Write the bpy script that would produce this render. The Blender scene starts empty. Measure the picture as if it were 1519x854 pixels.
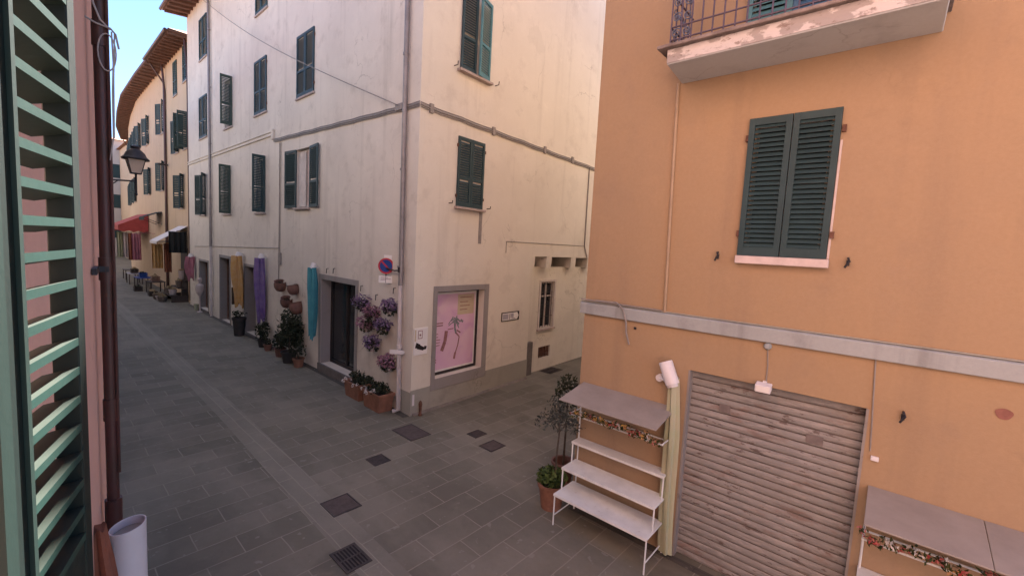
import bpy, bmesh, math, random
from mathutils import Vector, Matrix
R_ = math.radians
C = bpy.context.scene.collection
scene = bpy.context.scene

# ------------------------------------------------------------------ camera
CAM = Vector((-5.8079, -8.2277, 4.0))
fwd = Vector((0.7383, 0.6683, -0.0909)).normalized()
up = Vector((0.0312, 0.1008, 0.9944)).normalized()
right = fwd.cross(up).normalized(); up = right.cross(fwd).normalized()
cd = bpy.data.cameras.new('camera'); cam = bpy.data.objects.new('camera', cd); C.objects.link(cam)
cam.matrix_world = Matrix(((right.x, up.x, -fwd.x, CAM.x), (right.y, up.y, -fwd.y, CAM.y), (right.z, up.z, -fwd.z, CAM.z), (0, 0, 0, 1)))
cd.sensor_fit = 'HORIZONTAL'; cd.sensor_width = 36.0; cd.lens = 650 / 1519 * 36
cd.clip_start = 0.05; cd.clip_end = 3000
scene.camera = cam

# ------------------------------------------------------------------ light
SUN_EL, SUN_AZ = 52.0, -46.0           # azimuth measured from +X towards -Y (negative: towards +Y)
sv = Vector((math.cos(R_(SUN_EL)) * math.cos(R_(SUN_AZ)), -math.cos(R_(SUN_EL)) * math.sin(R_(SUN_AZ)), math.sin(R_(SUN_EL))))
world = bpy.data.worlds.new('World'); scene.world = world; world.use_nodes = True
wn = world.node_tree; bg = wn.nodes['Background']
sky = wn.nodes.new('ShaderNodeTexSky'); sky.sky_type = 'NISHITA'; sky.sun_disc = False
sky.sun_elevation = R_(SUN_EL); sky.sun_rotation = math.atan2(sv.x, sv.y)
sky.air_density = 0.6; sky.dust_density = 0.02; sky.ozone_density = 2.5
wn.links.new(sky.outputs[0], bg.inputs[0]); bg.inputs[1].default_value = 0.05
sd_ = bpy.data.lights.new('sun', 'SUN'); sd_.energy = 5.0; sd_.angle = R_(0.5); sd_.color = (1.0, 0.96, 0.91)
sun = bpy.data.objects.new('sun', sd_); C.objects.link(sun)
sun.rotation_euler = sv.to_track_quat('Z', 'Y').to_euler()
vs = scene.view_settings
vs.view_transform = 'Standard'; vs.look = 'None'; vs.exposure = 3.1; vs.gamma = 1.0; vs.use_curve_mapping = False

rnd = random.Random(7)

# ------------------------------------------------------------------ materials
def new_mat(name):
    m = bpy.data.materials.new(name); m.use_nodes = True
    nt = m.node_tree
    return m, nt, nt.nodes['Principled BSDF']
def N(nt, t, **kw):
    n = nt.nodes.new(t)
    for k, v in kw.items(): setattr(n, k, v)
    return n
def noise(nt, vec, scale, detail=4, rough=.55):
    n = N(nt, 'ShaderNodeTexNoise'); n.inputs['Scale'].default_value = scale
    n.inputs['Detail'].default_value = detail; n.inputs['Roughness'].default_value = rough
    nt.links.new(vec, n.inputs['Vector']); return n.outputs[0]
def ramp(nt, fac, stops):
    r = N(nt, 'ShaderNodeValToRGB'); cr = r.color_ramp
    while len(cr.elements) < len(stops): cr.elements.new(.5)
    for e, (p, c) in zip(cr.elements, stops):
        e.position = p; e.color = (c, c, c, 1) if not hasattr(c, '__len__') else (*c, 1)
    nt.links.new(fac, r.inputs[0]); return r.outputs[0]
def mix(nt, fac, a, b, mode='MIX'):
    m = N(nt, 'ShaderNodeMixRGB', blend_type=mode)
    for i, v in ((0, fac), (1, a), (2, b)):
        if isinstance(v, (int, float)): m.inputs[i].default_value = v
        elif isinstance(v, (tuple, list)): m.inputs[i].default_value = (*v, 1)
        else: nt.links.new(v, m.inputs[i])
    return m.outputs[0]
def objvec(nt, sc=(1, 1, 1)):
    t = N(nt, 'ShaderNodeTexCoord'); mp = N(nt, 'ShaderNodeMapping'); mp.inputs['Scale'].default_value = sc
    nt.links.new(t.outputs['Object'], mp.inputs['Vector']); return mp.outputs[0]
def bump(nt, bs, h, strength, dist=.01):
    b = N(nt, 'ShaderNodeBump'); b.inputs['Strength'].default_value = strength; b.inputs['Distance'].default_value = dist
    nt.links.new(h, b.inputs['Height']); nt.links.new(b.outputs[0], bs.inputs['Normal'])
def mul(c, f): return tuple(max(0, min(1, x * f)) for x in c)

def plaster(name, base, alt, stain, amount=.5, streak=.5, bmp=.35, crack=.55):
    m, nt, bs = new_mat(name)
    v = objvec(nt)
    col = mix(nt, ramp(nt, noise(nt, v, .45, 6, .62), [(.36, 0.), (.66, 1.)]), base, alt)
    blotch = ramp(nt, noise(nt, v, 1.7, 8, .68), [(.54, 0.), (.74, amount)])
    col = mix(nt, blotch, col, stain)
    vs_ = objvec(nt, (2.6, 2.6, .16))
    st = ramp(nt, noise(nt, vs_, 1.0, 5, .6), [(.55, 0.), (.8, streak)])
    col = mix(nt, st, col, mul(stain, .8))
    pale = ramp(nt, noise(nt, objvec(nt, (1.2, 1.2, 1.9)), 1.3, 7, .7), [(.58, 0.), (.72, .35)])
    col = mix(nt, pale, col, mul(base, 1.14))
    patch = ramp(nt, noise(nt, objvec(nt, (.8, .8, 1.1)), .8, 9, .58), [(.62, 0.), (.635, .3)])
    col = mix(nt, patch, col, mul(alt, .86))
    vo = N(nt, 'ShaderNodeTexVoronoi', feature='DISTANCE_TO_EDGE'); vo.inputs['Scale'].default_value = .55
    wv = N(nt, 'ShaderNodeVectorMath', operation='ADD'); sc_n = N(nt, 'ShaderNodeTexNoise'); sc_n.inputs['Scale'].default_value = 1.6; sc_n.inputs['Detail'].default_value = 8
    nt.links.new(v, sc_n.inputs['Vector']); nt.links.new(v, wv.inputs[0]); nt.links.new(sc_n.outputs['Color'], wv.inputs[1]); nt.links.new(wv.outputs[0], vo.inputs['Vector'])
    ck = mix(nt, 1., ramp(nt, vo.outputs['Distance'], [(.0, 1.), (.007, 0.)]), ramp(nt, noise(nt, v, .6, 3, .5), [(.52, 0.), (.62, crack)]), 'MULTIPLY')
    col = mix(nt, ck, col, mul(stain, .6))
    fine = noise(nt, v, 26, 5, .7)
    col = mix(nt, .10, col, ramp(nt, fine, [(.3, .25), (.7, .85)]), 'SOFT_LIGHT')
    nt.links.new(col, bs.inputs['Base Color']); bs.inputs['Roughness'].default_value = .92
    bs.inputs['Specular IOR Level'].default_value = .2
    h = mix(nt, .5, noise(nt, v, 60, 3, .6), noise(nt, v, 6, 6, .6))
    bump(nt, bs, h, bmp, .012)
    return m
def simple(name, col, rough=.7, metal=0., var=.25, scale=6., bmp=.0, alt=None, spec=.4, trans=0.):
    m, nt, bs = new_mat(name)
    v = objvec(nt)
    a = alt or mul(col, 1 - var)
    c = mix(nt, ramp(nt, noise(nt, v, scale, 6, .65), [(.35, 0.), (.68, 1.)]), col, a)
    nt.links.new(c, bs.inputs['Base Color'])
    bs.inputs['Roughness'].default_value = rough; bs.inputs['Metallic'].default_value = metal
    bs.inputs['Specular IOR Level'].default_value = spec
    if bmp: bump(nt, bs, noise(nt, v, scale * 6, 4, .6), bmp, .006)
    return m
def leafmat(name, a, b):
    m, nt, bs = new_mat(name)
    g = N(nt, 'ShaderNodeNewGeometry')
    nt.links.new(mix(nt, g.outputs['Random Per Island'], a, b), bs.inputs['Base Color'])
    bs.inputs['Roughness'].default_value = .6; bs.inputs['Specular IOR Level'].default_value = .12
    return m
def wornpaint(name, col, wear, amt=.5, rough=.6):
    m, nt, bs = new_mat(name)
    v = objvec(nt)
    c = mix(nt, ramp(nt, noise(nt, v, 3, 6, .6), [(.3, 0.), (.7, 1.)]), col, mul(col, .76))
    c = mix(nt, ramp(nt, noise(nt, objvec(nt, (5, 5, 2.2)), 3, 8, .75), [(.6, 0.), (.68, amt)]), c, wear)
    nt.links.new(c, bs.inputs['Base Color']); bs.inputs['Roughness'].default_value = rough
    bs.inputs['Specular IOR Level'].default_value = .3
    bump(nt, bs, noise(nt, v, 40, 4), .15, .004)
    return m
def paving(name, a, b, mortar, bw, rh, rot=0., off=.5):
    m, nt, bs = new_mat(name)
    t = N(nt, 'ShaderNodeTexCoord'); mp = N(nt, 'ShaderNodeMapping'); mp.inputs['Rotation'].default_value = (0, 0, rot)
    nt.links.new(t.outputs['Object'], mp.inputs['Vector'])
    wob = N(nt, 'ShaderNodeVectorMath', operation='SCALE'); wob.inputs['Scale'].default_value = .03
    nz = N(nt, 'ShaderNodeTexNoise'); nz.inputs['Scale'].default_value = 2.2; nt.links.new(mp.outputs[0], nz.inputs['Vector'])
    nt.links.new(nz.outputs['Color'], wob.inputs[0])
    ad_ = N(nt, 'ShaderNodeVectorMath', operation='ADD'); nt.links.new(mp.outputs[0], ad_.inputs[0]); nt.links.new(wob.outputs[0], ad_.inputs[1])
    br = N(nt, 'ShaderNodeTexBrick'); nt.links.new(ad_.outputs[0], br.inputs['Vector'])
    br.offset = off; br.inputs['Color1'].default_value = (*a, 1); br.inputs['Color2'].default_value = (*b, 1)
    br.inputs['Mortar'].default_value = (*mortar, 1); br.inputs['Scale'].default_value = 1.0
    br.inputs['Mortar Size'].default_value = .009; br.inputs['Mortar Smooth'].default_value = .5
    br.inputs['Bias'].default_value = -.1; br.inputs['Brick Width'].default_value = bw; br.inputs['Row Height'].default_value = rh
    v = objvec(nt)
    c = mix(nt, ramp(nt, noise(nt, v, .55, 7, .68), [(.40, 0.), (.64, .5)]), br.outputs['Color'], mul(a, .68))
    c = mix(nt, ramp(nt, noise(nt, v, 2.3, 8, .72), [(.55, 0.), (.75, .45)]), c, mul(mortar, .95))
    c = mix(nt, ramp(nt, noise(nt, v, 14, 5, .7), [(.55, 0.), (.72, .35)]), c, mul(b, .5))
    c = mix(nt, ramp(nt, noise(nt, objvec(nt, (1., .45, 1.)), .8, 7, .62), [(.48, 0.), (.64, .5)]), c, mul(mortar, 1.0))
    c = mix(nt, ramp(nt, noise(nt, objvec(nt, (3., 9., 1.)), 1.1, 8, .7), [(.66, 0.), (.71, .5)]), c, mul(mortar, 1.35))
    jf = mix(nt, 1., br.outputs['Fac'], ramp(nt, noise(nt, v, 1.1, 5, .65), [(.36, .15), (.6, .95)]), 'MULTIPLY')
    c = mix(nt, jf, c, mul(mortar, 1.08))
    dk = ramp(nt, noise(nt, v, .9, 6, .6), [(.60, 0.), (.70, .35)])
    c = mix(nt, dk, c, mul(a, .5))
    c = mix(nt, ramp(nt, noise(nt, v, 7, 3, .5), [(.66, 0.), (.70, .5)]), c, (.28, .265, .225))
    nt.links.new(c, bs.inputs['Base Color'])
    bs.inputs['Roughness'].default_value = .72; bs.inputs['Specular IOR Level'].default_value = .3
    h = mix(nt, .55, mix(nt, 1., br.outputs['Fac'], (1, 1, 1), 'DIFFERENCE'), noise(nt, v, 18, 6, .7))
    bump(nt, bs, h, .5, .01)
    return m

M = {}
M['cream'] = plaster('cream_plaster', (.70, .635, .555), (.61, .55, .485), (.42, .365, .31), .55, .5)
M['cream2'] = plaster('alley_plaster', (.71, .655, .565), (.65, .595, .51), (.47, .41, .35), .45, .4)
M['orange'] = plaster('orange_plaster', (.365, .247, .145), (.342, .238, .150), (.28, .20, .142), .4, .36, .25, .12)
M['pink'] = plaster('pink_plaster', (.74, .45, .355), (.68, .415, .335), (.56, .345, .28), .3, .25)
M['ochre'] = plaster('ochre_plaster', (.55, .41, .27), (.57, .43, .30), (.47, .33, .25), .5, .5)
M['ochre2'] = plaster('yellow_plaster', (.57, .43, .29), (.55, .40, .28), (.44, .32, .24), .5, .5)
M['whitewall'] = plaster('pale_plaster', (.55, .50, .46), (.50, .45, .42), (.5, .46, .42), .3, .3)
M['salmon'] = plaster('salmon_plaster', (.60, .48, .39), (.55, .43, .36), (.42, .33, .28), .3, .3)
M['brownwall'] = plaster('grey_brown_plaster', (.30, .265, .25), (.26, .23, .22), (.18, .16, .15), .4, .3)
M['plinth'] = plaster('grey_plinth', (.36, .345, .30), (.31, .30, .26), (.2, .19, .165), .6, .4)
M['surround'] = plaster('grey_surround', (.30, .28, .27), (.27, .25, .24), (.19, .175, .165), .4, .35)
M['jamb'] = plaster('grey_jamb', (.29, .27, .265), (.26, .24, .235), (.19, .175, .165), .3, .3)
M['band'] = plaster('white_band', (.35, .37, .37), (.31, .325, .325), (.18, .175, .17), .5, .6)
M['concrete'] = plaster('balcony_concrete', (.54, .56, .57), (.47, .48, .49), (.33, .33, .34), .5, .3, .5)
M['flake'] = wornpaint('flaking_white', (.74, .70, .69), (.34, .30, .28), .95)
M['shutter'] = wornpaint('dark_green_paint', (.030, .060, .066), (.07, .095, .10), .4)
M['shutter2'] = wornpaint('faded_green_paint', (.05, .078, .066), (.09, .11, .09), .4)
M['shutter3'] = wornpaint('blue_grey_paint', (.034, .066, .08), (.08, .11, .12), .5)
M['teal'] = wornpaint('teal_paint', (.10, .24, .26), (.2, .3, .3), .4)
M['bluepaint'] = wornpaint('blue_paint', (.06, .14, .23), (.1, .24, .3), .7)
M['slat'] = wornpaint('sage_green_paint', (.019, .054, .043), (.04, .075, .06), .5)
M['stile'] = wornpaint('shaded_stile_green', (.010, .019, .016), (.02, .035, .03), .35)  # green darkened so the colour carries the shade on the stiles
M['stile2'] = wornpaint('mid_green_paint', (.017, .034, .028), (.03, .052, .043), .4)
M['slatbody'] = wornpaint('shaded_slat_green', (.022, .040, .034), (.04, .06, .05), .35)  # darker copy of the green for the shaded slat undersides
M['slattop'] = wornpaint('sunlit_slat_top', (.040, .052, .040), (.022, .045, .035), .6)  # lighter copy of the green for the sunlit slat tops
M['frame'] = simple('white_frame', (.62, .55, .50), .6, 0, .2, 8)
M['glass'] = simple('dark_glass', (.03, .032, .035), .12, 0, .3, 2, spec=.5)
M['curtain'] = simple('curtain_cloth', (.62, .57, .54), .9, 0, .2, 5)
M['brownwood'] = simple('brown_wood', (.22, .13, .1), .6, 0, .35, 5, .2)
M['darkwood'] = simple('dark_wood', (.06, .042, .035), .6, 0, .4, 5, .2)
M['eave'] = simple('eave_wood', (.16, .085, .06), .75, 0, .4, 4, .3)
M['tile'] = simple('roof_tile', (.36, .17, .1), .8, 0, .45, 6, .3)
M['sill'] = simple('stone_sill', (.46, .37, .33), .75, 0, .3, 7, .2)
M['whitesill'] = simple('white_sill', (.64, .53, .5), .7, 0, .2, 7, .2)
M['pipegrey'] = simple('grey_pipe', (.30, .27, .265), .5, .3, .3, 4)
M['pipewhite'] = simple('white_pipe', (.62, .55, .53), .5, 0, .2, 4)
M['pipebrown'] = simple('brown_pipe', (.085, .032, .03), .45, .2, .5, 3, .1, alt=(.055, .03, .022))
M['pipecream'] = simple('cream_pipe', (.42, .30, .195), .6, 0, .2, 4)
M['iron'] = simple('dark_iron', (.045, .04, .045), .55, .4, .4, 12, .2)
M['rail'] = simple('iron_railing', (.11, .085, .12), .5, .3, .4, 14, .2)
M['railblue'] = simple('blue_grey_iron', (.12, .14, .2), .5, .3, .4, 14, .2)
M['rust'] = simple('rusty_iron', (.17, .08, .055), .8, .2, .5, 14, .3)
M['cable'] = simple('grey_cable', (.30, .265, .24), .6, 0, .3, 8)
M['cablepale'] = simple('pale_cable', (.40, .36, .34), .6, 0, .3, 8)
M['white'] = simple('white_plastic', (.74, .70, .70), .45, 0, .12, 5)
M['lilacwhite'] = simple('lilac_white_metal', (.62, .58, .60), .42, 0, .1, 3)
M['whitepaint'] = wornpaint('white_painted_metal', (.78, .79, .775), (.42, .34, .28), .45, .5)
M['board'] = simple('brown_board', (.325, .285, .25), .7, 0, .18, 3, .1)
M['terracotta'] = simple('terracotta', (.27, .125, .08), .85, 0, .35, 7, .3)
M['terracottadk'] = simple('dark_terracotta', (.19, .098, .078), .85, 0, .35, 7, .3)
M['soil'] = simple('soil', (.04, .03, .025), .95, 0, .4, 20, .5)
M['blackpot'] = simple('dark_pot', (.035, .03, .03), .6, 0, .3, 6)
M['black'] = simple('black_cloth', (.02, .022, .022), .9, 0, .3, 5)
M['red'] = simple('red_canvas', (.42, .07, .06), .85, 0, .25, 3)
M['whitecanvas'] = simple('white_canvas', (.72, .68, .68), .85, 0, .12, 3)
M['yellowcloth'] = simple('yellow_cloth', (.50, .27, .08), .9, 0, .3, 4, alt=(.54, .34, .17))
M['purplecloth'] = simple('purple_cloth', (.13, .075, .24), .9, 0, .3, 3, alt=(.21, .15, .28))
M['tealcloth'] = simple('teal_cloth', (.04, .20, .25), .9, 0, .3, 3, alt=(.07, .28, .33))
M['pinkcloth'] = simple('pink_cloth', (.42, .16, .2), .9, 0, .3, 3)
M['greencloth'] = simple('olive_cloth', (.36, .39, .25), .9, 0, .3, 3, alt=(.42, .39, .28))
M['rustcloth'] = simple('rust_cloth', (.30, .10, .055), .9, 0, .35, 5)
M['palecloth'] = simple('pale_cloth', (.58, .48, .45), .9, 0, .25, 4)
M['leafdark'] = leafmat('dark_leaf', (.016, .022, .013), (.05, .058, .036))
M['leafgreen'] = leafmat('green_leaf', (.03, .05, .015), (.09, .13, .04))
M['leafolive'] = leafmat('olive_leaf', (.035, .04, .035), (.10, .105, .09))
M['leafgarland'] = leafmat('garland_leaf', (.03, .045, .02), (.10, .11, .04))
M['petalpurple'] = leafmat('purple_petal', (.09, .055, .13), (.30, .21, .31))
M['petalmauve'] = leafmat('mauve_petal', (.16, .075, .12), (.36, .2, .25))
M['petalred'] = leafmat('red_petal', (.35, .05, .05), (.50, .20, .18))
M['petalyellow'] = leafmat('yellow_petal', (.55, .34, .07), (.5, .28, .2))
M['petalwhite'] = leafmat('white_petal', (.6, .55, .52), (.7, .66, .62))
M['straw'] = leafmat('straw', (.3, .22, .13), (.42, .33, .2))
M['bark'] = simple('bark', (.09, .07, .055), .9, 0, .4, 12, .4)
M['signblue'] = simple('sign_blue', (.02, .06, .26), .45, 0, .15, 4)
M['signred'] = simple('sign_red', (.50, .04, .06), .45, 0, .15, 4)
M['signwhite'] = simple('sign_white', (.82, .79, .76), .5, 0, .1, 5)
M['signgrey'] = simple('sign_grey', (.40, .38, .42), .5, 0, .12, 5)
M['ink'] = simple('dark_ink', (.10, .06, .10), .6, 0, .1, 5)
M['inkblack'] = simple('black_ink', (.025, .02, .02), .5, 0, .1, 5)
M['paperyellow'] = simple('cream_paper', (.60, .50, .36), .7, 0, .12, 4)
M['sketchgrey'] = simple('grey_sketch', (.25, .27, .28), .7, 0, .5, 12)
M['sketchbrown'] = simple('brown_sketch', (.36, .17, .17), .7, 0, .5, 12)
M['lampglass'] = simple('frosted_lamp_glass', (.55, .40, .32), .25, 0, .1, 3)
M['stonegrey'] = simple('grey_stone', (.17, .15, .14), .85, 0, .3, 6, .4)
M['grate'] = simple('cast_iron_cover', (.075, .062, .06), .65, .3, .4, 10, .4)
M['cover'] = simple('brown_stone_cover', (.105, .082, .075), .8, .1, .35, 9, .4)
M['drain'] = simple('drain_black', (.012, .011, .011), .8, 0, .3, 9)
M['brick'] = simple('rust_patch', (.30, .13, .10), .9, 0, .3, 8)
M['earth'] = simple('earth', (.12, .1, .08), .95, 0, .3, .2)
M['paving'] = paving('stone_paving', (.152, .140, .108), (.215, .196, .154), (.25, .228, .183), .84, .42)
M['footing'] = paving('dirty_footing', (.09, .083, .07), (.115, .105, .088), (.06, .055, .05), .6, .3, math.pi / 2)
M['fillet'] = simple('mortar_fillet', (.24, .21, .18), .9, 0, .45, 4, .3)
M['pavstrip'] = paving('paving_strip_stone', (.205, .19, .152), (.235, .218, .176), (.27, .25, .20), .9, .22, math.pi / 2)
def poster_mat():
    m, nt, bs = new_mat('pink_poster')
    v = objvec(nt)
    c = mix(nt, ramp(nt, noise(nt, v, 1.3, 3, .5), [(.35, 0.), (.65, 1.)]), (.70, .45, .62), (.74, .54, .62))
    c = mix(nt, ramp(nt, noise(nt, v, 2.4, 3, .5), [(.5, 0.), (.68, .8)]), c, (.62, .36, .58))
    nt.links.new(c, bs.inputs['Base Color']); bs.inputs['Roughness'].default_value = .35
    return m
M['poster'] = poster_mat()
def rolling_mat():
    m, nt, bs = new_mat('peeling_shutter_paint')
    v = objvec(nt); sv_ = objvec(nt, (1., 1.1, 7.))
    c = mix(nt, ramp(nt, noise(nt, v, 1.4, 6, .65), [(.35, 0.), (.65, 1.)]), (.275, .258, .243), (.22, .205, .192))
    c = mix(nt, ramp(nt, noise(nt, sv_, 2.4, 9, .75), [(.51, 0.), (.57, .7)]), c, (.34, .31, .29))
    c = mix(nt, ramp(nt, noise(nt, objvec(nt, (1., 1., 9.)), 1.5, 8, .72), [(.54, 0.), (.64, .55)]), c, (.14, .115, .105))
    c = mix(nt, ramp(nt, noise(nt, objvec(nt, (1.3, 1.3, 4.)), 2.9, 7, .7), [(.60, 0.), (.635, .85)]), c, (.085, .055, .046))
    c = mix(nt, ramp(nt, noise(nt, objvec(nt, (.9, .9, 2.2)), 2.0, 6, .65), [(.55, 0.), (.66, .6)]), c, (.18, .10, .075))
    nt.links.new(c, bs.inputs['Base Color']); bs.inputs['Roughness'].default_value = .65
    bump(nt, bs, noise(nt, sv_, 9, 5), .3, .005)
    return m
M['rolling'] = rolling_mat()
M['groove'] = simple('groove_shade', (.085, .062, .055), .8, 0, .5, 3, alt=(.20, .17, .15))  # groove faces coloured dark to deepen their shadow
def edge_mat():
    m, nt, bs = new_mat('flaking_fascia')
    v = objvec(nt, (1., 1., 2.))
    c = mix(nt, ramp(nt, noise(nt, v, 2.6, 7, .62), [(.47, 0.), (.50, 1.)]), (.33, .295, .28), (.54, .50, .485))
    c = mix(nt, ramp(nt, noise(nt, v, 6, 7, .7), [(.55, 0.), (.62, .8)]), c, (.20, .15, .13))
    nt.links.new(c, bs.inputs['Base Color']); bs.inputs['Roughness'].default_value = .85
    bump(nt, bs, noise(nt, v, 5, 7), .6, .02)
    return m
M['edgeflake'] = edge_mat()
M['slabedge'] = simple('dirty_slab_edge', (.26, .21, .19), .85, 0, .45, 9, .3, alt=(.13, .10, .09))
M['railpaint'] = wornpaint('worn_rail_paint', (.30, .27, .25), (.16, .12, .10), .8)
M['patchmetal'] = simple('patch_metal', (.21, .175, .165), .6, .1, .3, 12)

# ------------------------------------------------------------------ geometry helpers
class F:
    """facade frame: s along the wall, z up, off towards the viewer's side"""
    def __init__(s, o, d, n):
        s.o = Vector((o[0], o[1], 0)); s.d = Vector((d[0], d[1], 0)).normalized(); s.n = Vector((n[0], n[1], 0)).normalized()
    def P(s, a, z, off=0.): return s.o + s.d * a + s.n * off + Vector((0, 0, z))
    def turned(s, a, ang, off=0.):
        """frame hinged at a, along the wall direction turned outwards by ang"""
        o = s.P(a, 0, off); d = s.d * math.cos(ang) + s.n * math.sin(ang); n = -s.d * math.sin(ang) + s.n * math.cos(ang)
        return F(o, d, n)
    def turned_back(s, a, ang, off=0.):
        o = s.P(a, 0, off); d = -s.d * math.cos(ang) + s.n * math.sin(ang); n = s.d * math.sin(ang) + s.n * math.cos(ang)
        return F(o, d, n)
FL = F((0, 0), (0, 1), (-1, 0))
FA = F((0, 0), (.998, .064), (.064, -.998))
FR = F((-.148, -4.6206), (.0265, -.9996), (-.9996, -.0265))
th = R_(7)
FW = F((CAM.x - .22 * math.cos(th), CAM.y + .22 * math.sin(th)), (math.sin(th), math.cos(th)), (math.cos(th), -math.sin(th)))

class MB:
    def __init__(s): s.v = []; s.f = []; s.m = []; s.mi = 0
    def poly(s, pts):
        b = len(s.v); s.v += [Vector(p) for p in pts]; s.f.append(tuple(range(b, b + len(pts)))); s.m.append(s.mi); return s
    def hexa(s, p):   # 8 points: bottom loop 0-3, top loop 4-7
        b = len(s.v); s.v += [Vector(q) for q in p]
        for f in ((3, 2, 1, 0), (4, 5, 6, 7), (0, 1, 5, 4), (1, 2, 6, 5), (2, 3, 7, 6), (3, 0, 4, 7)):
            s.f.append(tuple(b + i for i in f)); s.m.append(s.mi)
        return s
    def fbox(s, fr, a0, a1, z0, z1, o0, o1):
        return s.hexa([fr.P(a0, z0, o0), fr.P(a1, z0, o0), fr.P(a1, z0, o1), fr.P(a0, z0, o1),
                       fr.P(a0, z1, o0), fr.P(a1, z1, o0), fr.P(a1, z1, o1), fr.P(a0, z1, o1)])
    def box(s, x0, x1, y0, y1, z0, z1):
        return s.hexa([(x0, y0, z0), (x1, y0, z0), (x1, y1, z0), (x0, y1, z0), (x0, y0, z1), (x1, y0, z1), (x1, y1, z1), (x0, y1, z1)])
    def tube(s, pts, r, n=8, cap=True):
        pts = [Vector(p) for p in pts]; rings = []; prev = None
        for i, p in enumerate(pts):
            t = (pts[min(i + 1, len(pts) - 1)] - pts[max(i - 1, 0)]).normalized()
            a = prev if prev else (Vector((0, 0, 1)) if abs(t.z) < .9 else Vector((1, 0, 0)))
            u = (a - t * a.dot(t)).normalized(); w = t.cross(u); prev = u
            rr = r[i] if hasattr(r, '__len__') else r
            b = len(s.v)
            s.v += [p + (u * math.cos(2 * math.pi * k / n) + w * math.sin(2 * math.pi * k / n)) * rr for k in range(n)]
            rings.append(b)
        for a, b in zip(rings, rings[1:]):
            for k in range(n):
                s.f.append((a + k, a + (k + 1) % n, b + (k + 1) % n, b + k)); s.m.append(s.mi)
        if cap:
            s.f.append(tuple(rings[0] + k for k in range(n))[::-1]); s.m.append(s.mi)
            s.f.append(tuple(rings[-1] + k for k in range(n))); s.m.append(s.mi)
        return s
    def lathe(s, c, prof, n=16, capb=True, capt=False):
        c = Vector(c); rings = []
        for r, z in prof:
            rings.append(len(s.v))
            s.v += [c + Vector((r * math.cos(2 * math.pi * k / n), r * math.sin(2 * math.pi * k / n), z)) for k in range(n)]
        for a, b in zip(rings, rings[1:]):
            for k in range(n):
                s.f.append((a + k, a + (k + 1) % n, b + (k + 1) % n, b + k)); s.m.append(s.mi)
        if capb: s.f.append(tuple(rings[0] + k for k in range(n))[::-1]); s.m.append(s.mi)
        if capt: s.f.append(tuple(rings[-1] + k for k in range(n))); s.m.append(s.mi)
        return s
    def disc(s, c, n, r, t, seg=24):
        c = Vector(c); n = Vector(n).normalized()
        return s.tube([c, c + n * t], r, seg)
    def leaves(s, c, rad, count, size, rg=rnd, shell=.35, flat=0.):
        c = Vector(c)
        for _ in range(count):
            while True:
                d = Vector((rg.uniform(-1, 1), rg.uniform(-1, 1), rg.uniform(-1, 1)))
                if shell < d.length < 1: break
            p = c + Vector((d.x * rad[0], d.y * rad[1], d.z * rad[2]))
            a = Vector((rg.gauss(0, 1), rg.gauss(0, 1), rg.gauss(0, 1) * (1 - flat))).normalized()
            b = a.cross(Vector((rg.gauss(0, 1), rg.gauss(0, 1), rg.gauss(0, 1)))).normalized()
            z = size * rg.uniform(.6, 1.3)
            s.poly([p - a * z, p + b * z * .42 + a * z * .1, p + a * z, p - b * z * .42 + a * z * .1])
        return s
    def build(s, name, mats, parent=None, bevel=0., smooth=False, weld=False):
        o0 = parent_origin(parent) if parent else s.origin()
        me = bpy.data.meshes.new(name)
        me.from_pydata([tuple(v - o0) for v in s.v], [], s.f)
        mats = mats if isinstance(mats, (list, tuple)) else [mats]
        for m in mats: me.materials.append(m)
        for p, i in zip(me.polygons, s.m): p.material_index = min(i, len(mats) - 1)
        bm = bmesh.new(); bm.from_mesh(me)
        if weld: bmesh.ops.remove_doubles(bm, verts=bm.verts, dist=1e-4)
        bmesh.ops.recalc_face_normals(bm, faces=bm.faces)
        if bevel: bmesh.ops.bevel(bm, geom=[e for e in bm.edges if len(e.link_faces) == 2 and e.calc_face_angle(0) > .6], offset=bevel, segments=1, affect='EDGES')
        if smooth:
            for f in bm.faces: f.smooth = True
            for e in bm.edges: e.smooth = e.calc_face_angle(0) < .7 if len(e.link_faces) == 2 else True
        bm.to_mesh(me); bm.free()
        o = bpy.data.objects.new(name, me); C.objects.link(o)
        if parent: o.parent = parent
        else: o.location = o0
        return o
    def build_each(s, name, mats, parent, near=.25, **kw):
        """one object per separate piece (pieces closer than `near` stay together)"""
        par = list(range(len(s.v)))
        def find(i):
            while par[i] != i: par[i] = par[par[i]]; i = par[i]
            return i
        for f in s.f:
            for i in f[1:]: par[find(i)] = find(f[0])
        isl = {}
        for fi, f in enumerate(s.f): isl.setdefault(find(f[0]), []).append(fi)
        groups = []
        for fs in isl.values():
            vs_ = {i for fi in fs for i in s.f[fi]}; c = sum((s.v[i] for i in vs_), Vector()) / len(vs_)
            for g_ in groups:
                if (g_[0] - c).length < near: g_[1].extend(fs); break
            else: groups.append([c, list(fs)])
        for c, fs in groups:
            mb = MB()
            for fi in fs: mb.mi = s.m[fi]; mb.poly([s.v[i] for i in s.f[fi]])
            mb.build(name, mats, parent, weld=True, **kw)
    def origin(s):
        xs = [v.x for v in s.v]; ys = [v.y for v in s.v]; zs = [v.z for v in s.v]
        return Vector(((min(xs) + max(xs)) / 2, (min(ys) + max(ys)) / 2, min(zs)))
ORG = {}
def parent_origin(p):
    while p.parent: p = p.parent
    return Vector(p.location)
def tag(o, label=None, cat=None, group=None, kind=None):
    if label: o['label'] = label
    if cat: o['category'] = cat
    if group: o['group'] = group
    if kind: o['kind'] = kind
    return o
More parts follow.
